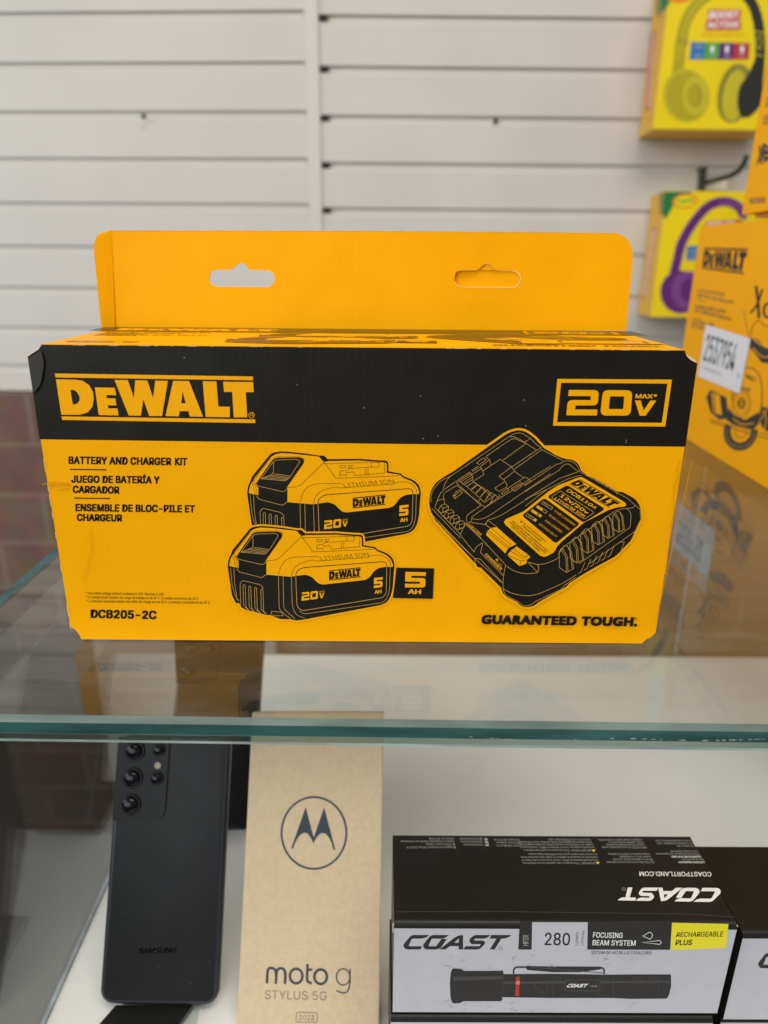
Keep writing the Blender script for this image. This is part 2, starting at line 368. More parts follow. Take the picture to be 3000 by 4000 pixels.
class Print:
    def __init__(s, face, step=STEP, start=3e-5):
        s.f = face; s.V = []; s.F = []; s.mi = []; s.mats = []; s.off = start; s.step = step; s.map = None
    def _m(s, M):
        if M not in s.mats: s.mats.append(M)
        return s.mats.index(M)
    def raw(s, pts2, faces, M):
        k = len(s.V); i = s._m(M)
        if s.map: pts2 = [s.map(p) for p in pts2]
        s.V += [s.f.pt(p[0], p[1], s.off) for p in pts2]; s.F += [tuple(k+j for j in f) for f in faces]; s.mi += [i]*len(faces); s.off += s.step
    def poly(s, pts, M, holes=()):
        loops = [rnd(pts)] + [rnd(h) for h in holes]
        flat = [p for l in loops for p in l]
        tr = tessellate_polygon([[Vector((p[0], p[1], 0)) for p in l] for l in loops]); s.raw(flat, [tuple(t) for t in tr], M)
    def stroke(s, pts, w, M, closed=False, r=True):
        P = [np.array(p[:2], float) for p in (rnd(pts) if r else pts)]
        Q = [P[0]]
        for p in P[1:]:
            if np.linalg.norm(p-Q[-1]) > 1e-6: Q.append(p)
        P = Q; N = len(P); L = []; R = []
        for i in range(N):
            a = P[i-1] if (i > 0 or closed) else None; c = P[(i+1) % N] if (i < N-1 or closed) else None
            d1 = (P[i]-a)/np.linalg.norm(P[i]-a) if a is not None else None; d2 = (c-P[i])/np.linalg.norm(c-P[i]) if c is not None else None
            if d1 is None: d1 = d2
            if d2 is None: d2 = d1
            n1 = np.array([-d1[1], d1[0]]); n2 = np.array([-d2[1], d2[0]]); nn = n1+n2; l = np.linalg.norm(nn)
            nn = n1 if l < 1e-3 else nn/l; k = min(2.0, 1/max(0.3, nn @ n1)); L.append(P[i]+nn*k*w/2); R.append(P[i]-nn*k*w/2)
        V = L+R; F = [(i, i+1, N+i+1, N+i) for i in range(N-1)]
        if closed: F.append((N-1, 0, N, 2*N-1))
        s.raw([tuple(v) for v in V], F, M)
    def text(s, t, bl, br, tl, tr, M, bold=0.0, shear=0.0, space=1.0, res=3, font='I'):
        V, T, wd = text_tris(t, min(bold, 0.0), shear, space, res, font)
        bl, br, tl, tr = map(lambda q: np.array(q[:2], float), (bl, br, tl, tr))
        b = max(bold, 0.0); du, dv = b/wd, b/CAPH[font]
        for ox, oy in ([(0, 0)] if b == 0 else [(-1, -.6), (1, -.6), (-1, .6), (1, .6), (0, 0)] if b < 0.05 else [(-1, -.8), (1, -.8), (-1, .8), (1, .8), (-1, 0), (1, 0), (0, -.8), (0, .8), (0, 0)]):
            P = []
            for u, v in V:
                u = du+u*(1-2*du)+ox*du; v = dv*.6+v*(1-1.2*dv)+oy*dv; P.append(tuple((bl*(1-u)+br*u)*(1-v)+(tl*(1-u)+tr*u)*v))
            s.raw(P, T, M)
    def line(s, t, bl, br, h, M, **k):
        """text with cap height h perpendicular to its baseline"""
        bl = np.array(bl[:2], float); br = np.array(br[:2], float); d = (br-bl)/np.linalg.norm(br-bl); up = np.array([d[1], -d[0]])*h
        s.text(t, bl, br, bl+up, br+up, M, **k)
    def glyph(s, shapes, quad, M):
        H = homog(UNIT, quad)
        for sh in shapes:
            loops = [[H(p) for p in rnd(l)] for l in sh]
            s.poly(loops[0], M, loops[1:])
    def build(s, name, parent):
        return link(name, s.V, s.F, s.mats, parent=parent, mi=s.mi)

# ---- letter shapes, traced once and kept in unit squares
def unitise(quad, shapes):
    H = homog(quad, UNIT); return [[[H(p)[:2] for p in rnd(l)] for l in sh] for sh in shapes]
LOGO = unitise([(27, 38), (1593, 62), (1613, 430), (88, 405)], [
    [[(27, 38), (1593, 62), (1595, 92), (36, 69)]], [[(80, 377), (1612, 401), (1613, 430), (88, 405)]],
    [[(38, 84), (190, 87), (250, 96), (300, 130), (330, 185), (337, 240), (325, 300), (290, 345), (230, 364), (80, 364)],
     [(152, 167), (180, 168), (205, 185), (225, 222), (225, 250), (210, 274), (190, 282), (170, 282)]],
    [[(345, 148), (502, 151), (514, 210), (435, 208), (440, 233), (507, 235), (515, 291), (447, 289), (452, 314), (524, 314), (532, 370), (376, 366)]],
    [[(500, 89), (606, 91), (654, 230), (664, 92), (760, 94), (806, 232), (822, 95), (922, 97), (876, 374), (775, 374), (728, 240), (709, 372), (613, 370)]],
    [[(964, 97), (1089, 98), (1200, 380), (1096, 378), (1085, 336), (1017, 335), (1008, 377), (903, 374)], [(1038, 178), (1028, 273), (1063, 274)]],
    [[(1198, 99), (1306, 101), (1321, 299), (1411, 301), (1411, 384), (1221, 381)]],
    [[(1359, 103), (1596, 106), (1601, 185), (1538, 186), (1549, 385), (1443, 384), (1430, 184), (1366, 184)]]])
G2 = [[[(0, 0), (1, 0, .17), (1, .61, .17), (.27, .61), (.27, .77), (1, .77), (1, 1), (0, 1), (0, .40, .17), (.75, .40), (.75, .24), (0, .24)]]]
G0 = [[[(0, 0, .2), (1, 0, .2), (1, 1, .2), (0, 1, .2)], [(.26, .25), (.74, .25), (.74, .75), (.26, .75)]]]
G5 = [[[(0, 0), (1, 0), (1, .24), (.3, .24), (.3, .38), (1, .38, .17), (1, 1, .17), (0, 1), (0, .76), (.72, .76), (.72, .62), (0, .62)]]]
GV = [[[(0, 0), (.27, 0), (.46, .66), (.72, 0), (1, 0), (.58, 1, .06), (.30, 1, .06)]]]
COAST = unitise([(123, 44), (1655, 44), (1655, 248), (123, 248)], [
    [[(495, 44), (240, 44, 45), (123, 185, 25), (150, 248, 45), (368, 248), (392, 202), (200, 202, 18), (248, 95, 22), (390, 95, 14), (450, 78)]],
    [[(770, 44), (515, 44, 45), (400, 190, 25), (430, 248, 45), (600, 248, 30), (655, 228, 12), (740, 100), (665, 98), (590, 202, 10), (480, 202, 18), (528, 95, 18), (690, 95, 12), (735, 72)]],
    [[(970, 44), (970, 248), (908, 248), (908, 200), (785, 200), (722, 248), (635, 248), (850, 80, 30), (905, 50, 20)], [(910, 92), (845, 152), (908, 152)]],
    [[(1358, 44), (1120, 44, 45), (1055, 110, 22), (1075, 172, 30), (1218, 172, 12), (1205, 202, 14), (1000, 202), (972, 248), (1200, 248, 40), (1285, 160, 22), (1265, 122, 30), (1125, 122, 12), (1130, 95, 16), (1270, 95, 12), (1320, 76)]],
    [[(1655, 44), (1365, 44), (1345, 95), (1440, 95), (1345, 248), (1415, 248), (1508, 95), (1555, 93), (1610, 75)]]])
def twentyv(pr, q2, q0, qv, M):
    pr.glyph(G2, q2, M); pr.glyph(G0, q0, M); pr.glyph(GV, qv, M)

# ================================================================== the room
WY = 1.05
floor = link('floor', [(-4, -0.35, -1.153), (4, -0.35, -1.153), (4, 1.6, -1.153), (-4, 1.6, -1.153)], [(0, 1, 2, 3)], FLOORM); tag(floor, kind='structure')
# brick wall below the slats
BR = bpy.data.materials.new('dark_red_brick'); BR.use_nodes = True
nt = BR.node_tree; L = nt.links; b = nt.nodes['Principled BSDF']; b.inputs['Roughness'].default_value = 0.75; b.inputs['Specular IOR Level'].default_value = 0.3
tc = nt.nodes.new('ShaderNodeTexCoord'); mp = nt.nodes.new('ShaderNodeMapping'); mp.inputs['Rotation'].default_value = (math.pi/2, 0, 0); mp.inputs['Location'].default_value = (0.05, 0.056, 0); L.new(tc.outputs['Object'], mp.inputs[0])
bt = nt.nodes.new('ShaderNodeTexBrick'); bt.inputs['Scale'].default_value = 1.0; bt.inputs['Brick Width'].default_value = 0.215; bt.inputs['Row Height'].default_value = 0.107
bt.inputs['Mortar Size'].default_value = 0.006; bt.inputs['Color1'].default_value = (0.155, 0.092, 0.066, 1); bt.inputs['Color2'].default_value = (0.122, 0.066, 0.048, 1); bt.inputs['Mortar'].default_value = (0.185, 0.125, 0.092, 1)
L.new(mp.outputs[0], bt.inputs['Vector']); n = nt.nodes.new('ShaderNodeTexNoise'); n.inputs['Scale'].default_value = 18; n.inputs['Detail'].default_value = 6; L.new(tc.outputs['Object'], n.inputs['Vector'])
mx = nt.nodes.new('ShaderNodeMixRGB'); mx.blend_type = 'OVERLAY'; mx.inputs[0].default_value = 0.5; L.new(bt.outputs['Color'], mx.inputs[1]); L.new(n.outputs['Color'], mx.inputs[2]); L.new(mx.outputs[0], b.inputs['Base Color'])
bp = nt.nodes.new('ShaderNodeBump'); bp.inputs['Strength'].default_value = 0.6; bp.inputs['Distance'].default_value = 0.004; L.new(bt.outputs['Fac'], bp.inputs['Height']); bp.invert = True; L.new(bp.outputs['Normal'], b.inputs['Normal'])
V, F = boxV(-3, WY+0.005, -1.15, 3, WY+0.12, -0.056)
tag(link('brick_wall', V, F, BR), 'dark red brick wall below the white slats', 'brick wall')
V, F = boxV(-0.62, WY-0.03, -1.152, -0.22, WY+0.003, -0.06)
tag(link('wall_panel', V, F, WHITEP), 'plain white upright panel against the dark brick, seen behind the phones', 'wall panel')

# slat wall: a profile with grooves pulled along the wall
def slats(x0, x1, zs, ztop, zbot, ang, y0, open_h=0.0095, deep=0.0065):
    prof = [(0, zbot)]
    for z in sorted(zs):
        prof += [(0, z-open_h/2-0.005), (0.0016, z-open_h/2-0.001), (deep*0.85, z-open_h/2+0.001), (deep, z+open_h/2+0.004), (0.0035, z+open_h/2+0.004), (0.0012, z+open_h/2)]
        prof += [(0, z+open_h/2+0.0006)]
    prof += [(0, ztop), (0.02, ztop), (0.02, zbot)]
    V = []; n = len(prof)
    for x in (x0, x1):
        for d, z in prof: V.append((x, y0+d+(x-X_T)*math.tan(ang)*-1, z))
    F = [(i, (i+1) % n, n+(i+1) % n, n+i) for i in range(n)]
    tri = tessellate_polygon([[Vector((d, z, 0)) for d, z in prof]])
    F += [tuple(t) for t in tri] + [tuple(n+i for i in reversed(t)) for t in tri]
    return fix(V, F)
X_T = -0.112
zsL = [0.587+0.0742*k for k in range(-8, 12)]; zsR = [z-0.0062 for z in zsL]
V, F = slats(-1.9, X_T, zsL, 1.45, -0.053, math.radians(3.0), WY)
tag(link('slat_wall', V, F, WALLW), 'white horizontal slat wall left of the upright trim strip', 'slat wall')
V, F = slats(X_T+0.002, 1.9, zsR, 1.45, -0.053, 0, WY)
right = link('slat_wall', V, F, WALLW); tag(right, 'white horizontal slat wall right of the upright trim strip, where boxes hang', 'slat wall')
for z in zsR:                                                # solid dark blocks stand in for shade in the slot ends by the trim
    if z > 1.0: continue
    V, F = boxV(X_T+0.0125, WY-0.0004, z-0.0042, X_T+0.026, WY+0.004, z+0.0036); link('slot_shade', V, F, DARK, parent=right)
V, F = prism([(X_T-0.012, WY-0.004, -0.053), (X_T+0.010, WY-0.004, -0.053), (X_T+0.012, WY+0.003, -0.053), (X_T-0.014, WY+0.003, -0.053)], (0, 0, 1.5))
tag(link('trim_strip', V, F, TRIMW), 'white upright trim strip covering the joint of the two slat walls', 'trim')
for px, py, lab in ((562, 455, 'small dark screw in a slat groove left of the trim strip'), (1936, 474, 'small dark screw in a slat groove right of the trim strip')):
    p = Face((0, WY-0.001, 0), (0, -1, 0)).pt(px, py)
    V, F = disc(p, (0, -1, 0), (1, 0, 0), 0.0045, 0.0012, 12, 0.0005); tag(link('screw', V, F, DARK, loc=p), lab, 'screw', 'screws in the slat wall')

# brown cabinet standing on the floor at the far left
fl = Face((0, 0, -1.153), (0, 0, 1))
a = fl.pt(100, 3300); c = fl.pt(-20, 3990); d = (a-c)/np.linalg.norm(a-c); a2 = a+d*0.02; c2 = c-d*0.3; nrm = np.array([-d[1], d[0], 0])
V, F = hexa([a2, c2, c2+nrm*0.3, a2+nrm*0.3, a2+np.array([0, 0, 0.62]), c2+np.array([0, 0, 0.62]), c2+nrm*0.3+np.array([0, 0, 0.62]), a2+nrm*0.3+np.array([0, 0, 0.62])])
tag(link('cabinet', V, F, BROWN, loc=a2), 'low dark brown wooden cabinet on the floor, cut off by the left border', 'cabinet')

# ================================================================== display case
DZ = -0.262
case = thing('display_case', 'glass topped display case with a white lower deck', 'display case', (0, 0.1, DZ))
XL, XR, YF, YB = -0.2232, 0.95, -0.0665, 0.62
th = 0.0092
# the glass top: bevelled front edge, plain other edges
def yf(x): return YF-0.0002-0.0123*(x+0.16)*0.98
P = []
V = []; F = []; mi = []
def ring(y_in, z):
    e = 0.0085 if z == 0.0 else y_in
    return [(XL+e, yf(XL)+y_in, z), (XR, yf(XR)+y_in, z), (XR, YB, z), (XL+e, YB, z)]
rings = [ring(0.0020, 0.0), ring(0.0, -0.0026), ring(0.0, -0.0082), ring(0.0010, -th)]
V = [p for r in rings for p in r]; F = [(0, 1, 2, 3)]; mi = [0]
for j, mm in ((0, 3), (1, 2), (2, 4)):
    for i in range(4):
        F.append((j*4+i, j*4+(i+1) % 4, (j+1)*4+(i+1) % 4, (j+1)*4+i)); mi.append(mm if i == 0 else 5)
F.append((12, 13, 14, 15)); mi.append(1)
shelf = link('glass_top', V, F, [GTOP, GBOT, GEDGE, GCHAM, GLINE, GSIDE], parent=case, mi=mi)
# clear rail under the front edge
V = []; F = []
def yy(x, o): return yf(x)+o
for x in (XL, XR):
    V += [(x, yy(x, 0.0016), -th-0.0003), (x, yy(x, 0.0016), -th-0.0034), (x, yy(x, 0.0022), -th-0.0052), (x, yy(x, 0.0075), -th-0.0052), (x, yy(x, 0.0075), -th-0.0003)]
F = [(i, (i+1) % 5, 5+(i+1) % 5, 5+i) for i in range(5)]+[(0, 1, 2, 3, 4), (5, 6, 7, 8, 9)]
mi = [0, 1, 0, 0, 0, 0, 0]
link('edge_rail', V, F, [GSTR, GLINE], parent=case, mi=mi)
# small chips and scratches in the ground edge
V = []; F = []
for k in range(170):
    u = random.random()**0.6; x = 0.04+u*0.20
    w = random.uniform(0.0002, 0.0011)*(1 if random.random() < 0.85 else 2.0); h = random.uniform(0.0001, 0.0004)
    top = random.random() < 0.4
    if top: y0, zz = yf(x)+0.0021-random.uniform(0, 0.0009), 0.00005
    b = len(V); n_ = 5
    for j in range(n_):
        a = 2*math.pi*j/n_+random.uniform(-0.3, 0.3)
        if top: V.append((x+w*math.cos(a), y0+h*1.6*math.sin(a)+0.0006, 0.00008))
        else: V.append((x+w*math.cos(a), yf(x)-0.00012, -0.0073+h*math.sin(a)+0.0012*math.sin(x*60)*math.sin(x*23)))
    F.append(tuple(range(b, b+n_)))
link('chipped_glass', V, F, mat('chipped_glass_white', (0.36, 0.40, 0.37), 0.35, 0.5), parent=case)
# white deck
DYB = Face((0, 0, DZ), (0, 0, 1)).pt(1500, 2560)[1]; DXL = Face((0, 0, DZ), (0, 0, 1)).pt(300, 3730)[0]
V, F = boxV(DXL, -0.22, DZ-0.02, XR, DYB, DZ); link('deck', V, F, DECK, parent=case)
V, F = boxV(DXL-0.0029, -0.22, DZ-0.05, DXL-0.0005, DYB, -0.03)
side = link('side_pane', V, F, GCLR, parent=case)
V, F = boxV(DXL-0.0030, -0.22, DZ-0.004, DXL-0.0004, DYB, DZ+0.0012); link('pane_edge', V, F, PEDGE, parent=side)
q = Face((0, DYB+0.004, 0), (0, 1, 0)).pt(2640, 2550)
V, F = boxV(q[0], DYB+0.003, DZ-0.01, XR, DYB+0.008, -0.02); dr = link('sliding_pane', V, F, GCLR, parent=case)
V, F = boxV(q[0]-0.0012, DYB+0.0035, DZ-0.01, q[0]-0.0002, DYB+0.0065, -0.02); link('pane_edge', V, F, PEDGE, parent=dr)
V, F = boxV(DXL, DYB+0.011, DZ-0.01, q[0]+0.03, DYB+0.016, -0.02); link('sliding_pane', V, F, GCLR, parent=case)

# ================================================================== the yellow charger kit box
BH, BD = 0.1542, 0.0958
kit = thing('product_box', 'yellow and black battery kit box with a hang tab, standing on the glass top', 'product box', (0, 0.045, 0.0003))
FR = Face((0, 0, 0), (0, -1, 0)); Z0 = 0.0004
class TopFace:
    """same artwork laid on the top of the box, read from the front"""
    def pt(s, px, py, off=0.0):
        p = FR.pt(px, py); v = min(max((BH-p[2])/BH, 0.0), 1.0)
        return np.array([p[0]*0.985, BD-0.001-v*(BD-0.003), BH+0.0002+off])
front_px = [(163, 1345), (150, 1366, 12), (128, 1378, 10), (107, 1392), (276, 2450), (296, 2460, 8), (310, 2480, 6), (318, 2497), (2504, 2522), (2520, 2500, 8), (2545, 2488, 10), (2561, 2470), (2725, 1418), (2700, 1408, 12), (2682, 1392, 12), (2675, 1367)]
fp = []
for x, y in rnd(front_px):
    p = FR.pt(x, y); p[2] = max(p[2], Z0); fp.append(p)
V, F = prism(fp, (0, 0.0018, 0)); fpan = link('front_panel', V, F, YEL, parent=kit)
# body: cut corners so that the notches read
oc = [(-0.1475, BH), (0.1478, BH), (0.1485, BH-0.002), (0.153, BH-0.006), (0.1536, BH-0.009), (0.1542, 0.007), (0.149, Z0), (-0.149, Z0), (-0.1545, 0.007), (-0.1542, BH-0.007), (-0.1515, BH-0.004)]
n = len(oc); V = [(x, 0.0022, z) for x, z in oc]+[(x, BD, z) for x, z in oc]
F = [(i, (i+1) % n, n+(i+1) % n, n+i) for i in range(n)]+[tuple(range(n)), tuple(range(n, 2*n))]
V, F = fix(V, F); link('carton', V, F, YEL, parent=kit)
for sx in (-1, 1):                                            # pale torn corrugation in the upper notches
    c = [(sx*0.1485, 0.0015, BH-0.0012), (sx*0.1518, 0.001, BH-0.0052), (sx*0.1545, 0.0012, BH-0.0068), (sx*0.1552, 0.0018, BH-0.0052)]
    V, F = prism([np.array(q) for q in c], (0, 0.004, 0)); link('torn_corner', V, F, KRAW, parent=kit)
# hang tab with one open slot and one slot whose piece is still in place
TB = Face((0, BD-0.0012, 0), (0, -1, 0))
z1 = Z(0, 800, 1500/1659); z2 = Z(1500, 800, 1500/1659)
def slotpts(zf, x0, x1, yt, yb, xm, tip):
    return rnd(zf([(x0, (yt+yb)/2+2, 6), (x0+6, yt+6, 12), (x0+22, yt, 10), (xm-40, yt-2, 8), (xm-20, tip+4, 8), (xm-6, tip-4, 6), (xm+14, tip-2, 8), (xm+32, yt-2, 10), (x1-22, yt+2, 14), (x1-2, yt+18, 12), (x1, yb-26, 12), (x1-20, yb, 12), (x0+28, yb-2, 14), (x0+6, yb-18, 10)]), 3)
s1 = slotpts(z1, 903, 1187, 282, 356, 1042, 256); s2 = slotpts(z2, 303, 590, 284, 358, 446, 258)
tab_px = [(407, 1283), (398, 1200), (377, 960, 10), (384, 925, 25), (400, 908, 20), (434, 900), (1500, 901), (2404, 908), (2452, 928, 40), (2474, 985, 30), (2446, 1290)]
def tabline(x): return x
body_px = [(462, 1284), (455, 900)]
tabp = [TB.pt(x, y) for x, y in rnd([(452, 1286), (436, 899), (1500, 901), (2404, 908), (2455, 930, 40), (2474, 990, 30), (2446, 1292)], 6)]
V, F = prism(tabp, (0, 0.0011, 0), [[TB.pt(x, y) for x, y in s1], [TB.pt(x, y) for x, y in s2]])
tab = link('hang_tab', V, F, YEL, parent=kit)
cl = [TB.pt(x, y) for x, y in rnd([(452, 1286), (407, 1284), (398, 1200), (376, 970, 30), (380, 930, 20), (398, 908, 16), (436, 899)], 5)]
hinge = TB.pt(444, 1100)[0]
cl = [p+np.array([0, -max(0, hinge+0.0005-p[0])*0.45, 0]) for p in cl]                # the creased left end leans back
V, F = prism(cl, (0, 0.0011, 0)); link('creased_tab_end', V, F, YEL, parent=kit)
tg = []
for x, y in s2:
    p = TB.pt(x, y); cx = TB.pt(1905, 1090); k = 0.985
    p = cx+(p-cx)*k; p[1] += 0.0004+max(0, (cx[0]+0.004-p[0]))*0.09; tg.append(p)
V, F = prism(tg, (0, 0.0009, 0)); link('punched_slot_piece', V, F, YEL, parent=kit)
es = []                                                       # pale cut edge along the top of the tab
pr = Print(Face((0, BD-0.0013, 0), (0, -1, 0)))
pr.stroke([(440, 900), (1000, 900.5), (1500, 902), (2000, 905), (2400, 909)], 2.6, KRAW)
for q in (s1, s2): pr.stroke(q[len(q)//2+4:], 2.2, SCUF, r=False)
pr.build('cut_edge', kit)

# ------------------------------------------------------------------ artwork
ZA = Z(850, 1720, 850/1659); ZB = Z(1650, 1650, 500/1659); ZC = Z(2050, 1750, 500/1659); ZD = Z(1650, 2000, 600/1659); ZE = Z(1500, 1600, 1500/1659)
def backb(p): return (1.042*(p[0]-850)+1030, 1.042*(p[1]-990)+437) + tuple(p[2:])
def battery(pr, tf, fine=True):
    A = lambda pts: [ZA(tf(p)) for p in pts]
    a1 = lambda x, y: ZA(tf((x, y)))
    sil = [(78, 960), (84, 905, 20), (105, 862, 10), (112, 838, 10), (240, 680), (262, 660, 25), (330, 650, 30), (400, 655, 20), (520, 668), (600, 681), (640, 682), (668, 707), (900, 705), (1050, 717), (1095, 717, 14), (1110, 732, 8), (1112, 797), (1200, 812), (1222, 832), (1300, 862, 30), (1338, 900, 25), (1350, 950, 20), (1345, 1000), (1335, 1130, 30), (1318, 1195, 30), (1290, 1235, 25), (1240, 1255), (660, 1365), (600, 1372), (555, 1362), (480, 1362), (400, 1330), (370, 1330), (300, 1310), (215, 1290), (180, 1270), (165, 1238), (140, 1240), (110, 1180, 20), (95, 1080)]
    out = rnd(A(sil))
    pr.stroke(out, 13, YINK, closed=True, r=False)
    pr.poly(out, BLK)
    pr.poly(A([(90, 955), (98, 905, 15), (130, 848), (252, 692, 10), (285, 671, 20), (330, 663, 15), (400, 667), (560, 684), (612, 691), (622, 712), (640, 728), (668, 722), (900, 718), (1040, 729), (1085, 732, 8), (1098, 740), (1100, 808), (1195, 822), (1215, 842), (1290, 874, 25), (1322, 906, 20), (1337, 950), (1334, 963), (1285, 963), (1232, 970, 20), (1195, 992, 20), (1160, 1040, 20), (1130, 1062, 20), (800, 1098, 25), (770, 1090, 20), (715, 1036, 20), (670, 1022, 15), (600, 1032), (560, 1038), (460, 1030), (373, 1022), (160, 973)]), YINK)
    pr.poly(A([(140, 888, 4), (272, 706, 12), (300, 697, 10), (462, 694, 15), (496, 710, 10), (492, 738, 8), (373, 908), (373, 1030), (160, 1000), (160, 920)]), BLK)
    pr.poly(A([(606, 690), (640, 684), (667, 710), (667, 724), (640, 727), (622, 712)]), BLK)
    yl = lambda pts, w=1.5, c=False: pr.stroke(A(pts), w, YLINE, closed=c)
    bl = lambda pts, w=1.4, c=False: pr.stroke(A(pts), w, BLK, closed=c)
    bl([(597, 1030), (600, 1004, 10), (625, 980, 20), (660, 968, 10), (1268, 923, 12), (1288, 938, 10), (1291, 962)], 3.0)
    if fine:
        yl([(178, 852), (190, 835), (270, 726, 8), (290, 714, 8), (440, 708, 12), (466, 722, 10), (452, 745), (392, 838, 10), (360, 866, 10), (200, 852), (178, 852)])
        yl([(270, 728), (272, 800, 12), (262, 818), (182, 850)])
        for p0, p1 in (((275, 815), (392, 830)), ((245, 823), (386, 842)), ((230, 832), (376, 850)), ((205, 842), (366, 858)), ((192, 850), (350, 866))): yl([p0, p1])
        yl([(145, 888), (162, 905), (340, 946, 10), (362, 936), (370, 912)]); yl([(145, 978), (168, 1002), (340, 1046, 10), (362, 1026), (373, 1022)])
        yl([(178, 1262), (172, 1090, 14), (192, 1066, 14), (325, 1098, 16), (350, 1125)])
        for x, dy in ((195, 0), (238, 10), (282, 20), (330, 32)):
            yl([(x, 1105+dy), (x+8, 1098+dy), (x+16, 1102+dy), (x+22, 1270+dy*0.9), (x+46, 1292+dy)]); yl([(x, 1105+dy), (x+4, 1255+dy), (x+36, 1290+dy)])
        yl([(410, 1300), (490, 1308), (500, 1335)]); yl([(410, 1300), (412, 1325), (425, 1335), (500, 1335), (490, 1308)])
        yl([(465, 1032), (470, 1290, 30), (560, 1360)]); yl([(500, 1035), (505, 1282, 30), (592, 1358)]); yl([(563, 1040), (570, 1270, 40), (600, 1330, 30), (668, 1355)])
        yl([(597, 1035), (605, 1262, 30), (640, 1298, 25), (1262, 1196, 25), (1285, 1165, 20), (1290, 965)], 1.8)
        yl([(1316, 960), (1310, 1150, 40), (1285, 1215, 30), (1250, 1236), (660, 1322, 20), (625, 1300)])
        yl([(100, 965), (112, 1100), (130, 1170), (165, 1225)]); yl([(125, 970), (130, 1080), (150, 1215)])
        bl([(105, 862), (120, 868), (250, 700)]); bl([(118, 880), (138, 970)]); bl([(130, 865), (155, 970)]); bl([(150, 878), (270, 700, 12), (300, 690), (470, 690, 20), (500, 708)])
        bl([(375, 914), (430, 912, 30), (470, 897, 20), (640, 730)]); bl([(640, 728), (728, 848, 12), (1180, 830), (1198, 822)])
        bl([(465, 1026), (480, 960, 40), (520, 905, 40), (580, 888), (770, 882)]); bl([(563, 1036), (575, 980, 40), (625, 935, 40), (720, 910), (760, 918), (1140, 890, 20), (1180, 875), (1240, 872, 20), (1292, 892, 20), (1316, 930), (1318, 958)])
        bl([(640, 742), (985, 730)]); bl([(755, 756), (800, 754), (798, 770), (757, 772)], c=True); bl([(818, 754), (848, 752), (840, 768), (818, 770)], c=True)
        bl([(757, 840), (757, 800, 8), (768, 793), (800, 792), (832, 775), (985, 765), (1040, 765), (1045, 732), (985, 732), (985, 765)]); bl([(1080, 738), (1085, 808)]); bl([(945, 775), (945, 824)]); bl([(962, 774), (962, 822)]); bl([(757, 822), (802, 820), (802, 838)]); bl([(800, 806), (852, 800), (872, 828)]); bl([(872, 828), (1085, 808)])
        pr.text('LITHIUM ION', a1(792, 913), a1(1156, 882), a1(778, 884), a1(1142, 852), BLK, bold=-0.012)
        pr.text('MAX', a1(776, 1158), a1(816, 1153), a1(776, 1146), a1(816, 1141), YINK)
    pr.glyph(LOGO, A([(850, 990), (1089, 965), (1089, 1040), (850, 1067)]), BLK)
    pr.glyph(G2, A([(644, 1157), (700, 1151), (700, 1213), (640, 1220)]), YINK); pr.glyph(G0, A([(710, 1150), (766, 1144), (764, 1206), (706, 1212)]), YINK)
    pr.glyph(GV, A([(776, 1162), (814, 1158), (814, 1198), (776, 1203)]), YINK)
    pr.glyph(G5, A([(1193, 1046), (1259, 1040), (1256, 1116), (1190, 1124)]), YINK)
    pr.text('AH', a1(1196, 1168), a1(1250, 1162), a1(1196, 1140), a1(1250, 1134), YINK, bold=0.03)
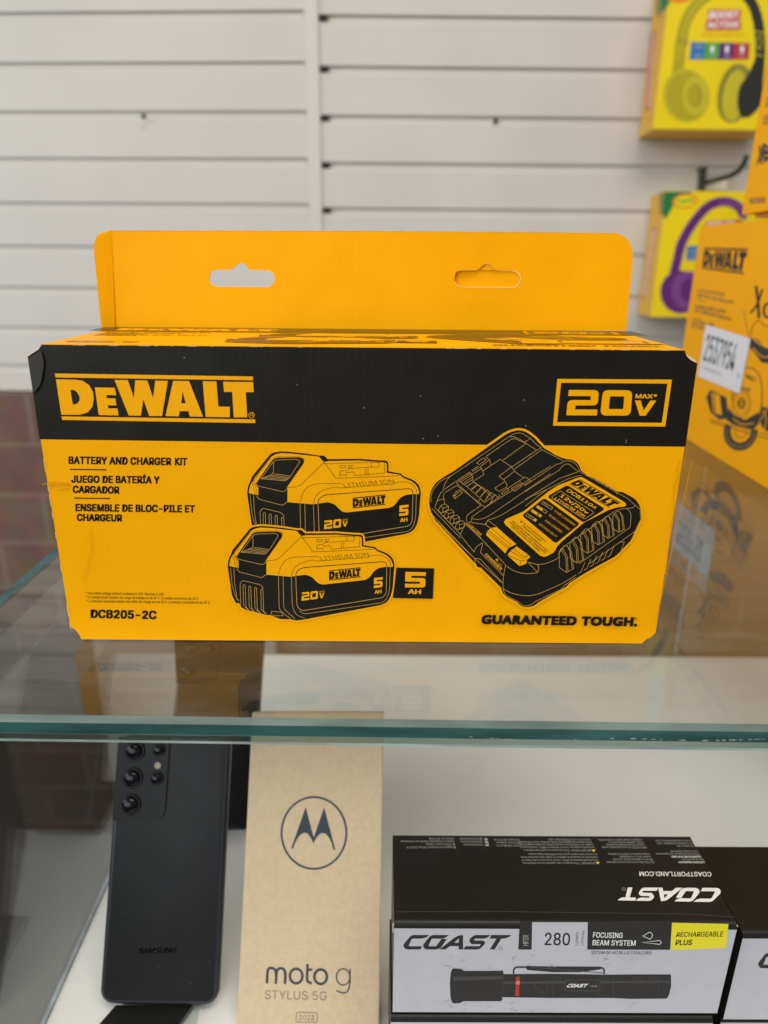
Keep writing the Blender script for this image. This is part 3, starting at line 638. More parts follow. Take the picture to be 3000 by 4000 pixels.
def charger(pr, fine=True):
    sil = rnd(ZE([(575, 86, 30), (530, 102, 20), (300, 265), (262, 287, 20), (225, 312, 20), (203, 345, 20), (193, 390, 25), (200, 440, 25), (225, 482), (398, 668), (402, 678), (418, 682), (505, 768), (512, 792, 10), (530, 808), (574, 830), (592, 848, 12), (622, 853, 15), (650, 845, 12), (668, 830), (790, 762), (800, 748), (868, 705), (915, 678), (1000, 632, 15), (1070, 560, 20), (1092, 508), (1111, 470), (1106, 415, 20), (1085, 385, 20), (1062, 372), (1030, 355), (1005, 352), (900, 292), (880, 286), (850, 262), (842, 235, 15), (815, 215, 15), (785, 212, 10), (765, 206), (738, 194), (722, 183), (690, 165), (650, 122), (612, 93, 20)]))
    pr.stroke(sil, 17, YINK, closed=True, r=False); pr.poly(sil, BLK)
    g = lambda zf, pts, w=1.4, c=False: pr.stroke(zf(pts), w, YLINE, closed=c)
    if fine:
        B = lambda *p, c=False: g(ZB, list(p), c=c); C = lambda *p, c=False: g(ZC, list(p), c=c); D = lambda *p, c=False: g(ZD, list(p), w=1.5, c=c)
        B((110, 1030), (105, 960, 50), (130, 880, 50), (200, 790, 50), (250, 745, 30), (370, 690), (1130, 175, 40), (1200, 137, 40), (1275, 130, 40), (1400, 205), (1480, 290, 30), (1540, 328))
        B((1330, 248), (1400, 205)); B((1130, 185), (1175, 180, 20), (1260, 215), (1480, 357), (1535, 325)); B((820, 440), (1130, 225, 30), (1190, 206, 25), (1270, 237), (1340, 270), (1045, 485))
        B((1155, 575), (1480, 355)); B((1185, 605), (1545, 350)); B((780, 628), (890, 550), (1005, 475), (1150, 570), (1190, 630), (1310, 715), (1335, 705), (1400, 748))
        B((820, 440), (870, 485), (885, 550)); B((745, 570), (770, 600), (795, 672), (668, 752)); B((650, 665), (768, 592)); B((745, 570), (862, 488))
        B((700, 520), (790, 458), (825, 480), (735, 545), c=True); B((640, 615), (715, 567), (730, 580), (655, 630), c=True)
        B((990, 695), (1150, 575)); B((990, 695), (1055, 740), (1095, 805), (1085, 838)); B((1050, 738), (1190, 630)); B((1060, 765), (938, 845, 8), (948, 862), (990, 890), (1090, 836)); B((1110, 848), (1310, 715)); B((1255, 765), (1320, 808), (1400, 748))
        B((1150, 855), (1255, 793), (1290, 820), (1190, 890), c=True); B((1020, 910), (1100, 850), (1120, 870), (1035, 932), c=True)
        B((285, 862), (610, 640), (648, 668)); B((440, 780), (615, 660), (650, 690), (652, 735), (535, 806)); B((480, 750), (530, 806)); B((440, 780), (755, 1070)); B((500, 765), (640, 672)); B((520, 790), (648, 705))
        for k in range(5): B((575+58*k, 825+46*k), (660+58*k, 768+34*k, 8), (705+56*k, 800+34*k), (632+60*k, 862+48*k))
        B((555, 810), (760, 990)); B((900, 955), (640, 745)); B((760, 995), (800, 1032), (945, 935), (975, 965)); B((445, 812), (290, 905, 20), (270, 940), (275, 985)); B((445, 812), (810, 1095)); B((720, 1020), (755, 985)); B((755, 1070), (600, 1180, 30), (568, 1215, 20), (575, 1300)); B((810, 1095), (1005, 950), (985, 930))
        B((400, 945), (425, 905), (485, 865), (520, 905), (420, 985), (395, 950), (425, 935), (500, 880)); B((425, 935), (420, 985))
        B((640, 1220), (830, 1085), (1659, 560)); B((640, 1240), (700, 1256, 30), (800, 1240, 40), (900, 1180), (1659, 660)); B((630, 1292), (810, 1318), (845, 1262), (1000, 1212, 60), (1400, 960), (1659, 842)); B((640, 1220), (632, 1275), (555, 1322)); B((560, 1310), (760, 1493))
        B((845, 1262), (960, 1350)); B((815, 1318), (880, 1370))
        for k in range(4):
            o = 72*k; q = lambda x, y: (x+o, y+o*1.0)
            B(q(235, 1072), q(295, 1050), q(338, 1085), q(265, 1106), c=True); B(q(235, 1072), q(205, 1140), q(240, 1170), q(262, 1160), q(330, 1130), q(338, 1085)); B(q(265, 1106), q(260, 1160)); B(q(240, 1172), q(300, 1145))
        B((255, 900), (235, 905), (190, 1010), (160, 1100, 8), (490, 1445), (550, 1312)); B((190, 1010), (278, 985), (288, 1050)); B((120, 1110), (490, 1493)); B((140, 1205), (400, 1493)); B((285, 862), (255, 898), (290, 790, 30), (330, 725), (368, 692))
        D((110, 32), (555, 490), (868, 765)); D((100, 10), (140, 90), (560, 495), (575, 560)); D((555, 425), (580, 370, 30), (650, 325)); D((470, 130), (660, 310), (897, 568), (872, 690), (868, 820)); D((400, 235), (555, 425)); D((650, 335), (625, 432), (870, 680))
        D((560, 495), (620, 500, 15), (868, 765)); D((868, 820), (950, 870, 60), (1110, 905, 80), (1240, 885, 60), (1500, 770), (1659, 672)); D((870, 825), (890, 890, 30), (1030, 962), (1075, 1002, 20), (1120, 1012, 20), (1190, 985, 15), (1222, 958), (1490, 832, 15), (1530, 790), (1600, 735), (1659, 700))
        D((905, 575), (960, 620, 40), (1040, 650, 40), (1130, 662, 40), (1240, 650, 12), (1256, 600, 14), (1240, 562), (1140, 535)); D((1240, 565), (1350, 548, 50), (1450, 500), (1480, 470)); D((700, 90), (680, 130), (735, 172)); D((1140, 540), (1245, 650))
        for cx, cy in ((1210, 812), (1075, 876), (945, 945), (806, 1040), (670, 1150), (535, 1258)):
            h = 1+(1210-cx)/2600; r = lambda x, y: (cx+x*h, cy+y*h)
            C(r(-20, 0), r(10, 5, ), r(52, 60), r(75, 235), r(0, 275), r(-72, 225), r(-75, 60), c=True); C(r(-70, 50), r(-45, 55), r(-5, 125), r(0, 275)); C(r(-62, 35), r(-35, 35), r(10, 115), r(16, 268)); C(r(10, 5), r(40, 70), r(60, 235))
        C((430, 1375), (500, 1270), (1180, 800, 40), (1300, 775, 40), (1350, 800, 30), (1372, 860, 30), (1360, 1020, 20), (700, 1493)); C((1330, 650), (1425, 735), (1400, 768, 20), (1310, 778)); C((1425, 735), (1488, 790), (1495, 920), (1422, 1078), (1345, 1250, 30), (1240, 1340)); C((1420, 1076), (830, 1493))
        C((1225, 1215), (1285, 1210), (1225, 1365)); 
        for k in range(6): C((1150-75*k, 1262+42*k), (1100-75*k, 1385+42*k), (1060-75*k, 1410+42*k))
        C((705, 300), (1330, 650)); C((860, 385), (905, 380, 12), (930, 420), (965, 415, 12), (990, 452), (1030, 450, 12), (1050, 488), (1090, 485, 12), (1110, 525), (1150, 522, 12), (1165, 558), (1200, 590))
        C((0, 748), (280, 532, 40), (560, 392), (700, 352, 30), (730, 350)); C((0, 560), (440, 280), (500, 212, 40), (560, 195, 30), (680, 295)); C((0, 480), (410, 202, 20), (445, 200), (530, 156, 30), (600, 165, 40), (680, 220, 40), (705, 290)); C((210, 10), (490, 158)); C((705, 295), (440, 390), (0, 660))
    lab = ZC([(690, 376, 30), (738, 370, 30), (1285, 695, 20), (1315, 730, 18), (1285, 752), (1180, 764, 30), (1080, 797), (760, 960), (480, 1200), (420, 1262), (375, 1345, 30), (255, 1408, 40), (195, 1388)]) + ZD([(890, 128, 14), (876, 100, 12), (902, 70)]) + ZC([(-20, 815), (300, 560), (420, 482)])
    pr.poly(lab, YINK)
    pr.poly(ZC([(545, 472, 40), (283, 622, 40), (755, 962, 40), (1037, 785, 40)]), BLK); pr.poly(ZC([(248, 640, 40), (-42, 868, 40), (395, 1232, 40), (712, 975, 40)]), BLK)
    pr.glyph(LOGO, ZC([(705, 398), (1240, 703), (1085, 768), (568, 460)]), BLK)
    T = lambda s, a, b, c, d, M=YINK, **k: pr.text(s, ZC(a), ZC(b), ZC(c), ZC(d), M, **k)
    T('DCB1104', (528, 550), (900, 788), (572, 522), (942, 766), bold=0.02)
    if fine:
        pr.stroke(ZC([(458, 550, 25), (895, 828, 25), (765, 918, 25), (335, 632, 25)]), 1.6, YLINE, closed=True)
        T('12v/20v', (440, 618), (798, 852), (478, 585), (832, 826), bold=0.02); T('LITHIUM ION', (376, 656), (752, 892), (404, 630), (782, 866), bold=0.015)
        T('STAGE 1 CHARGING', (372, 816), (638, 1006), (390, 796), (656, 984)); T('STAGE 2 CHARGING', (302, 868), (566, 1062), (318, 848), (584, 1040)); T('PACK CHARGED', (252, 940), (464, 1092), (272, 920), (484, 1070)); T('HOT/COLD DELAY', (174, 986), (402, 1152), (192, 966), (420, 1132))
        for k, (x, y) in enumerate(((240, 690), (165, 738), (98, 790), (34, 846))):
            r4 = [(x-5, y-4), (x+120, y+76), (x+100, y+102), (x-24, y+22)]; pr.stroke(ZC(r4), 1.5, YLINE, closed=True)
            if k in (1, 2): pr.poly(ZC([(x-2, y+4), (x+68, y+48), (x+52, y+70), (x-16, y+22)]), YINK)
            if k in (2, 3): pr.poly(ZC([(x+84, y+58), (x+112, y+76), (x+98, y+96), (x+70, y+78)]), YINK)
            if k in (0, 3):
                for j in range(4): pr.stroke(ZC([(x+10+16*j, y+14+10*j), (x+2+16*j, y+30+10*j)]), 1.2, YLINE)
        def S5(s, a, b, h=15): pr.line(s, ZD(a), ZD(b), h*0.3617, BLK, bold=0.01, res=2)
        pr.poly(ZD([(1062, 84), (1084, 104), (1050, 108)]), BLK)
        S5('SEE SAFETY INFORMATION ON', (1082, 118), (1322, 318)); S5('UNDERSIDE OF CHARGER.', (1074, 148), (1272, 314)); S5('VER LA INFORMACIÓN DE SEGURIDAD EN LA PARTE', (962, 94), (1346, 424)); S5("INFERIOR DE CARGADOR. / VOIR L'INFORMATION DE", (938, 106), (1320, 440)); S5('SÛRETÉ SUR LE DESSOUS DE CHARGEUR.', (952, 152), (1258, 420))
    pr.poly(ZD([(684, 240), (698, 200, 8), (740, 165), (800, 156, 8), (1010, 340), (925, 382), (892, 440)]), YINK); pr.poly(ZD([(914, 458), (950, 412), (1012, 362), (1162, 472, 8), (1150, 490, 8), (1124, 508), (1122, 548), (1046, 578)]), YINK)
    if fine:
        bk = lambda *p: pr.stroke(ZD(list(p)), 1.7, BLK)
        bk((694, 206), (918, 385)); bk((742, 168), (955, 352)); bk((715, 195), (935, 375)); bk((905, 440), (925, 400, 10), (1005, 345)); bk((918, 456), (1060, 522), (1125, 508)); bk((1060, 522), (1046, 578)); bk((945, 412), (1080, 492, 8), (1150, 468)); bk((985, 400), (1005, 370)); bk((990, 398), (1085, 470), (1135, 462))
        pr.text('CHARGER', ZD((668, 456)), ZD((842, 632)), ZD((690, 436)), ZD((860, 600)), YINK, bold=0.02); pr.text('4', ZD((782, 508)), ZD((806, 534)), ZD((800, 486)), ZD((824, 512)), YINK, bold=0.03); pr.text('AMP', ZD((818, 546)), ZD((850, 578)), ZD((826, 536)), ZD((860, 568)), YINK)
        pr.poly(ZD([(507, 116), (641, 230), (618, 247), (484, 130)]), YINK); pr.glyph(LOGO, ZD([(510, 119), (636, 228), (618, 243), (490, 130)]), BLK)
def artwork(pr, fine=True):
    pr.poly([(60, 1150), (2790, 1150), (2690, 1746), (154, 1715)] if not fine else [(163, 1346), (150, 1366, 12), (128, 1378, 10), (108, 1393), (155, 1716), (1500, 1733.5), (2678, 1745), (2724, 1419), (2700, 1408, 12), (2682, 1392, 12), (2675, 1369)], BLK)
    zl = Z(200, 1440, 820/1659)
    pr.glyph(LOGO, zl([(27, 38), (1593, 62), (1613, 430), (88, 405)]), YINK)
    zv = Z(2150, 1470, 490/1659)
    pr.poly(zv([(92, 34), (1608, 44), (1518, 664), (33, 652)]), YINK, [zv([(140, 85), (1548, 96), (1473, 614), (88, 604)])])
    twentyv(pr, zv([(243, 180), (641, 182), (614, 517), (210, 515)]), zv([(694, 182), (1084, 184), (1060, 520), (658, 518)]), zv([(1117, 318), (1400, 320), (1372, 521), (1098, 521)]), YINK)
    pr.text('MAX*', zv((1122, 290)), zv((1408, 294)), zv((1126, 234)), zv((1412, 238)), YINK, bold=0.025)
    z3 = Z(0, 1700, 1500/1659)
    tb = lambda s, x0, y0, x1, y1, h, **k: pr.line(s, z3((x0, y0)), z3((x1, y1)), h*0.904, BLK, **k)
    kb = dict(bold=0.040, space=1.03)
    tb('BATTERY AND CHARGER', 296, 124, 740, 130, 33, **kb); tb('KIT', 755, 130, 809, 131, 33, bold=0.045, font='B'); tb('JUEGO DE BATERÍA Y', 308, 205, 690, 209, 32, **kb); tb('CARGADOR', 314, 249, 516, 253, 32, **kb)
    tb('ENSEMBLE DE BLOC-PILE ET', 326, 328, 842, 334, 32, **kb); tb('CHARGEUR', 332, 370, 528, 373, 31, **kb)
    pr.stroke(z3([(302, 147), (460, 149)]), 4.2, BLK); pr.stroke(z3([(321, 271), (477, 273)]), 4.2, BLK)
    tb('* Max initial voltage without workload is 20V. Nominal is 18V.', 370, 687, 712, 692, 11, res=2); tb('* El voltaje inicial máximo sin carga de trabajo es de 20 V. El voltaje nominal es de 18 V.', 372, 704, 859, 711, 11, res=2); tb('* La tension maximale initiale sans effet de charge est de 20 V. La tension nominale est de 18 V.', 375, 721, 908, 728, 11, res=2)
    tb('DCB205-2C', 391, 789, 676, 795, 37, **kb)
    battery(pr, backb, fine); battery(pr, lambda p: p, fine)
    pr.poly(ZA([(1364, 968), (1650, 973), (1640, 1205), (1336, 1199)]), BLK); pr.glyph(G5, ZA([(1432, 1000), (1587, 1003), (1583, 1120), (1428, 1118)]), YINK); pr.text('AH', ZA((1450, 1168)), ZA((1550, 1170)), ZA((1453, 1133)), ZA((1552, 1135)), YINK, bold=0.035)
    charger(pr, fine)
    zg = Z(1860, 2380, 640/1659)
    pr.text('GUARANTEED TOUGH.', zg((50, 139)), zg((1622, 164)), zg((50, 49)), zg((1622, 73)), BLK, bold=0.066, shear=0.12, space=1.12, font='B')
pr = Print(FR); artwork(pr)
pr.text('R', (987-8, 1625), (987+3, 1625), (980, 1613), (991, 1613), YINK); pr.stroke(ell(984, 1620, 11, 11, 20), 2, YINK, closed=True); pr.text('R', (2479, 2415), (2483, 2415), (2479, 2411), (2483, 2411), BLK); pr.stroke(ell(2481, 2413, 5, 5, 14), 1.2, BLK, closed=True)
for k in range(26):                                    # pale wear along the top fold, down the sides, and stray flecks on the black
    x = random.uniform(190, 2660); y = 1346.5+(x-163)*0.0088; pr.stroke([(x, y), (x+random.uniform(6, 40), y+0.2)], random.uniform(1.2, 2.2), WORN)
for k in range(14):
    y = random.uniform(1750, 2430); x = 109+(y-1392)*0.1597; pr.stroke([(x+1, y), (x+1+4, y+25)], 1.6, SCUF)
for x, y in ((1650, 1710), (1707, 1700), (1640, 1545), (2045, 1560), (2440, 1725), (2442, 1717), (1420, 1590), (905, 1480), (2050, 1660), (1160, 1500), (720, 1395)): pr.poly([(x, y), (x+3, y-1), (x+4, y+2), (x+1, y+3)], WORN)
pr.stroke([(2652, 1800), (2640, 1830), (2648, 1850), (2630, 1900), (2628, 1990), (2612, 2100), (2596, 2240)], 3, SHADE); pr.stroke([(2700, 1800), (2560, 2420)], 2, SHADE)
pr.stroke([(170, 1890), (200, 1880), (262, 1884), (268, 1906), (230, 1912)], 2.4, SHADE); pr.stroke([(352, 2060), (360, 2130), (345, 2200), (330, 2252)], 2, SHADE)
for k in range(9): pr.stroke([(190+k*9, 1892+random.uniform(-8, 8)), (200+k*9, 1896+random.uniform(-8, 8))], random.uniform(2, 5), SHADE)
pr.build('printed_artwork', kit)
_y, _b = YINK, BLK; YINK, BLK = TYEL, TBLK
pr = Print(TopFace(), step=1.5e-6); artwork(pr, False)
pr.poly([(2020, 2140), (2560, 2150), (2540, 2330), (2010, 2320)], YINK)
pr.stroke([(2180, 2160, 20), (2510, 2165, 20), (2490, 2290, 20), (2165, 2285, 20)], 14, BLK, closed=True); pr.text('FUEL GAUGE', (1990, 2190), (2130, 2192), (1990, 2160), (2130, 2162), BLK); pr.text('INDICADOR', (1985, 2240), (2128, 2242), (1985, 2210), (2128, 2212), BLK)
pr.build('printed_top', kit); YINK, BLK = _y, _b
# glossy scuff on the left edge, its grey painted for glare on the fold
pr = Print(Face((0, -0.0011, 0), (0, -1, 0)))
pr.poly([(112, 1400), (160, 1368, 10), (172, 1420, 20), (160, 1500, 20), (128, 1540), (122, 1470)], GLARE)
pr.build('fold_glare_scuff', kit)

# ================================================================== saw boxes on the right
SB0 = Face((0, 0, 0), (0, 0, 1)); pa = SB0.pt(2620, 1680); pb = SB0.pt(3000, 1912)
dr_ = (pb-pa); dr_ /= np.linalg.norm(dr_); nr = np.array([-dr_[1], dr_[0], 0.0]);
if nr[0] < 0: nr = -nr
SF = Face(pa, nr)
tl = SF.pt(2747, 882)
pe = pa+dr_*0.42
h0, h1 = tl[2], 0.229
lo = np.array([0, 0, 0.0006])
c = [pa+lo, pe+lo, pe+np.array([0, 0, h1]), pa+np.array([0, 0, h0])]
V, F = hexa(c+[q+nr*0.14 for q in c])
saw = thing('product_box', 'large yellow tool box with a round saw blade picture and a white number sticker', 'product box', tuple(pa+lo), 'yellow tool boxes stacked on the right')
link('carton', V, F, YEL, parent=saw)
pr = Print(SF)
z6 = Z(2400, 600, 600/1021)
pr.glyph(LOGO, z6([(598, 625), (888, 632), (858, 802), (582, 765)]), BLK)
for s, x0, y0, x1, y1 in (('6-1/2" (165 MM) CIRCULAR', 548, 918, 728, 948), ('SAW (TOOL ONLY) BRUSHLESS', 545, 950, 790, 1000), ('SIERRA CIRCULAR DE', 535, 1024, 738, 1062), ('SOLO HERRAMIENTA BRUSHLESS', 532, 1050, 775, 1112), ('SCIE CIRCULAIRE', 514, 1130, 660, 1150), ('OUTIL SEULEMENT', 510, 1155, 640, 1180)):
    pr.line(s, z6((x0, y0)), z6((x1, y1)), 13, CGREY, bold=0.02, res=2)
for x0, y0, x1, y1 in ((550, 970, 600, 982), (520, 1095, 580, 1106)): pr.stroke(z6([(x0, y0), (x1, y1)]), 2.5, BLK)
pr.stroke(sm(z6([(942, 880), (955, 980), (962, 1095)])), 11, BLK, r=False); pr.stroke(sm(z6([(985, 900), (950, 1000), (905, 1062)])), 8, BLK, r=False)
pr.stroke(z6([(1060, 985, 20), (1000, 1000, 30), (990, 1060, 30), (1010, 1090, 20), (1060, 1085)]), 9, BLK)
# saw drawing: guard, blade, motor, shoe, wheel-like lower guard
pr.stroke(sm(z6([(905, 1250), (915, 1160), (960, 1110), (1010, 1150), (1060, 1130)])), 3, BLK, r=False); pr.stroke(sm(z6([(860, 1040), (880, 1150), (900, 1240)])), 2, CGREY, r=False)
pr.poly(z6([(905, 1215), (960, 1240), (1000, 1290), (1080, 1310), (1080, 1400), (980, 1390), (930, 1320), (900, 1290)]), CHAR)
pr.stroke(sm(z6([(900, 1210), (985, 1275), (1080, 1290)])), 5, YINK, r=False); pr.stroke(sm(z6([(920, 1290), (985, 1350), (1060, 1345)])), 4, YINK, r=False)
pr.poly(sm(z6([(780, 1620), (800, 1500), (860, 1430), (940, 1440), (980, 1540), (975, 1680), (900, 1790), (820, 1780)]), closed=True), YINK); pr.stroke(sm(z6([(780, 1640), (800, 1500), (860, 1430), (940, 1440), (980, 1540), (978, 1700)])), 3.5, BLK, r=False)
pr.poly(z6([(700, 1600), (745, 1620), (760, 1760), (700, 1770), (640, 1720), (610, 1620), (640, 1570)]), CHAR); pr.poly(z6([(645, 1590), (700, 1605), (715, 1740), (660, 1720)]), YINK); pr.stroke(z6([(660, 1600), (670, 1720)]), 4, CHAR)
for r in (100, 78, 45, 28, 12): pr.stroke([z6((845+x*0.62, 1660+y*0.95)) for x, y in ell(0, 0, r, r, 30)], 2.2 if r != 28 else 6, BLK, closed=True)
pr.text('WALT', z6((872, 1490)), z6((940, 1520)), z6((874, 1462)), z6((942, 1490)), BLK, bold=0.03); pr.text('DEMI', z6((840, 1570)), z6((905, 1585)), z6((842, 1548)), z6((907, 1562)), CGREY, bold=0.02)
pr.poly(z6([(760, 1690), (800, 1740), (870, 1770), (960, 1720), (975, 1780), (900, 1860), (790, 1800), (745, 1770)]), CHAR); pr.stroke(sm(z6([(790, 1760), (850, 1800), (930, 1790)])), 4, YINK, r=False)
pr.poly(z6([(975, 1680), (1060, 1700), (1060, 1880), (985, 1820), (960, 1760)]), CHAR); pr.stroke(sm(z6([(985, 1700), (1010, 1760), (1000, 1830)])), 3, YINK, r=False); pr.stroke(sm(z6([(1015, 1700), (960, 1790)])), 3, YINK, r=False)
pr.poly(z6([(760, 1795), (700, 1780), (700, 1795), (1060, 1905), (1060, 1870)]), YINK); pr.stroke(z6([(640, 1770), (1060, 1880)]), 3, BLK); pr.stroke(z6([(640, 1785), (1060, 1905)]), 3, BLK)
ring_o = [z6((840+x, 1845+y)) for x, y in ell(0, 0, 112, 130, 40, 12, -15, 190)]; ring_i = [z6((842+x, 1840+y)) for x, y in ell(0, 0, 68, 82, 40, 12, -15, 190)]
pr.poly(ring_o+ring_i[::-1], CHAR); pr.stroke(sm([z6((840+x, 1845+y)) for x, y in ell(0, 0, 92, 106, 20, 12, -5, 180)]), 2, YLINE, r=False); pr.stroke([z6((845+x, 1842+y)) for x, y in ell(0, 0, 40, 50, 30, 12, 0, 180)], 2.4, CHAR)
pr.build('printed_artwork', saw)
pr = Print(SF, start=0.0009)
stq = z6([(612, 1135), (912, 1230), (838, 1595), (560, 1480)])
pr.poly(stq, STICK); H6 = homog(UNIT, stq)
def st(s, u0, v0, u1, v1, h, M, **k): pr.text(s, H6((u0, v0)), H6((u1, v1)), H6((u0, v0-h)), H6((u1, v1-h)), M, **k)
st('2537954', 0.07, 0.66, 0.77, 0.66, 0.50, CBLK2, bold=0.01); st('CIRCULAR SAW TOOL', 0.08, 0.82, 0.55, 0.82, 0.06, CGREY, res=2); st('254', 0.86, 0.72, 0.95, 0.72, 0.06, CGREY)
pr.build('number_sticker', saw)

# upper saw box
ub = SF.pt(2898, 838); zb = ub[2]
zb = max(zb, h0+0.004); k0 = SF.pt(2898, 838)
k0 = k0.copy(); ke = k0+dr_*0.35; ht = 0.20
c = [k0, ke, ke+np.array([0, 0, ht]), k0+np.array([0, 0, ht])]
V, F = hexa(c+[q+nr*0.13 for q in c])
sawu = thing('product_box', 'yellow tool box lying on top of the large saw box at the right border', 'product box', tuple(k0), 'yellow tool boxes stacked on the right')
link('carton', V, F, YEL, parent=sawu)
pr = Print(SF); z7 = Z(2400, 0, 600/1475)
pr.line('DCS382B', z7((1303, 1958)), z7((1452, 1945)), 22, CGREY, bold=0.03)
pr.stroke(z7([(1395, 1400), (1400, 1480), (1370, 1580), (1420, 1500)]), 8, CHAR); pr.stroke(z7([(1425, 1390), (1412, 1580)]), 7, CHAR); pr.poly(z7([(1430, 1370), (1475, 1400), (1520, 1500), (1440, 1570), (1425, 1480)]), CHAR); pr.stroke(z7([(1440, 1420), (1500, 1450)]), 4, YINK); pr.stroke(z7([(1440, 1490), (1500, 1500)]), 4, YINK)
for y in (960, 1000, 1030, 1130, 1160, 1195): pr.line('RECIPROCATING SAW', z7((1462-(y-960)*0.14, y)), z7((1640, y-15)), 9, CGREY, bold=0.02, res=2)
pr.build('printed_artwork', sawu)
gapc = [k0+dr_*0.03, ke]  # folded flap of the lower box under it
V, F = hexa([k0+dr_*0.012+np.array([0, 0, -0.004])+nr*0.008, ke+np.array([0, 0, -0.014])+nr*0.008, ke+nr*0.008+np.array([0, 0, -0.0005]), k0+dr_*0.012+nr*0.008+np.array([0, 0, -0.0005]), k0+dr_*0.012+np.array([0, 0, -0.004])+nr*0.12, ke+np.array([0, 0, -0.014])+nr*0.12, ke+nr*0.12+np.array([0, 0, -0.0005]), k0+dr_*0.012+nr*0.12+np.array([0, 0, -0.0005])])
link('lid_flap', V, F, mat('shaded_yellow_card', (0.6, 0.27, 0.01), 0.5, 0.3), parent=saw)  # card yellow darkened for the shadow in the gap below the upper box

# ================================================================== headphone boxes hanging on the slat wall
HY = 0.955
def hp_box(label, bl, ztop, width):
    f = Face((0, HY, 0), (0, -1, 0)); p = f.pt(*bl); x0, zb = p[0], p[2]
    t = thing('headphone_box', label, 'headphone box', (x0+width/2, HY+0.03, zb), 'headphone boxes hanging on the slat wall')
    x1 = x0+width; d = WY-0.004-HY
    V = [(x0, HY, zb), (x1, HY, zb), (x1, HY, ztop), (x0, HY, ztop), (x0+0.008, HY+d, zb), (x1, HY+d, zb), (x1, HY+d, ztop), (x0+0.008, HY+d, ztop)]
    F = [(0, 1, 2, 3), (1, 5, 6, 2), (5, 4, 7, 6), (4, 0, 3, 7), (3, 2, 6, 7), (0, 4, 5, 1)]
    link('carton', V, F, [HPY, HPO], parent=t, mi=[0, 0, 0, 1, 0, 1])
    return t, f, Face((x0-0.0004, HY, 0), (-1, 0.0879, 0)), x0, zb
z8 = Z(2400, 0, 600/1475)
t1, f1, s1f, x0, zb = hp_box('lemon yellow box with olive and black headphones pictured, hanging higher', (2550, 504), 0.412+0.215, 0.20)
pr = Print(f1, step=1e-5, start=2e-4)
pr.poly(z8([(442, -80), (560, -80), (545, 10), (460, 115), (445, 130)]), GREEN); pr.poly(ell(*z8((620, -20)), 46, 20, 30), ORNG)
pr.stroke(sm(z8([(1000, -120), (800, 30), (690, 200), (640, 400), (625, 560), (600, 740)])), 44, OLIVE, r=False); pr.stroke(sm(z8([(870, -40), (730, 130), (660, 330), (600, 560)])), 6, OLIV2, r=False); pr.stroke(z8([(640, 370), (625, 420)]), 8, OLIV3); pr.stroke(z8([(695, 380), (690, 440)]), 8, OLIV3)
pr.poly(ell(*z8((690, 920)), 92, 104, 40, -8), OLIV2); pr.poly(ell(*z8((700, 925)), 84, 96, 40, -8), OLIVE); pr.poly(ell(*z8((780, 920)), 52, 78, 36), OLIV2); pr.poly(ell(*z8((770, 920)), 30, 48, 30), OLIVE); pr.stroke(ell(*z8((770, 920)), 24, 42, 20, 0, -80, 70), 6, OLIV3)
pr.stroke(sm(z8([(1180, -120), (1320, 30), (1385, 240), (1400, 500), (1380, 640), (1320, 770)])), 40, CHAR, r=False); pr.stroke(z8([(1345, 300), (1440, 320)]), 5, OLIV2); pr.stroke(z8([(1345, 520), (1430, 540)]), 5, OLIV2); pr.stroke(ell(*z8((1390, 410)), 10, 26, 20), 4, OLIV2, closed=True)
pr.poly(ell(*z8((1150, 890)), 66, 118, 40, 12), OLIVE); pr.poly(ell(*z8((1175, 900)), 60, 114, 40, 12), OLIV3); pr.poly(ell(*z8((1150, 920)), 46, 102, 40, 10), OLIV2); pr.stroke(ell(*z8((1160, 900)), 56, 112, 30, 12, 80, 250), 5, CHAR)
pr.poly(sm(z8([(1360, 560), (1290, 700), (1200, 840), (1180, 1000), (1210, 1110), (1270, 1130), (1350, 1080), (1420, 960), (1430, 760), (1440, 560)]), closed=True), CHAR)
pr.poly(z8([(895, 92, 10), (1218, 92, 10), (1200, 200), (1216, 212), (1212, 290, 10), (870, 292, 10), (880, 205), (900, 190)]), mat('boost_red_ink', (0.5, 0.04, 0.03), 0.45, 0.3))
pr.text('BOOST', z8((905, 182)), z8((1195, 178)), z8((912, 108)), z8((1200, 106)), WINK, bold=0.03); pr.text('ACTIVE', z8((885, 272)), z8((1195, 268)), z8((892, 208)), z8((1198, 206)), WINK, bold=0.03); pr.line('Wireless Headphones', z8((832, 345)), z8((1240, 345)), 10, ORNG, res=2)
for (xa, xb), M, ic in (((735, 870), BLUE, 'BT'), ((870, 1010), LGREEN, 'A'), ((1010, 1150), PURPLE, 'AI'), ((1150, 1300), mat('icon_red_ink', (0.42, 0.03, 0.03), 0.45), 'M')):
    pr.poly(z8([(xa, 404+0.02*(xa-735)), (xb, 404+0.02*(xb-735)), (xb-12, 572), (xa-15, 572)]), M); xm = (xa+xb)/2
    pr.stroke(z8([(xm-30, 535), (xm+28, 535)]), 6, WINKD); pr.poly(z8([(xm-16, 440), (xm+18, 440), (xm+12, 505), (xm-18, 505)]), WINK if ic != 'BT' else BLUE)
pr.stroke(z8([(770, 450), (845, 450)]), 6, WINKD)
pr.build('printed_artwork', t1)
pr = Print(s1f, step=1e-5, start=2e-4)
pr.poly(ell(*z8((425, 70)), 12, 38, 24), OLIV3); pr.stroke(z8([(362, 300), (305, 1060)]), 9, PINK); pr.stroke(z8([(392, 290), (345, 700), (328, 1060)]), 8, PINK); pr.text('WIRELESS HEADPHONES', z8((335, 1030)), z8((388, 310)), z8((318, 1030)), z8((368, 310)), WINK, bold=0.02, res=2)
pr.build('printed_side', t1)
t2, f2, s2f, x0b, zbb = hp_box('lemon yellow box with purple headphones pictured, hanging below another', (2541, 1238), 0.3125, 0.20)
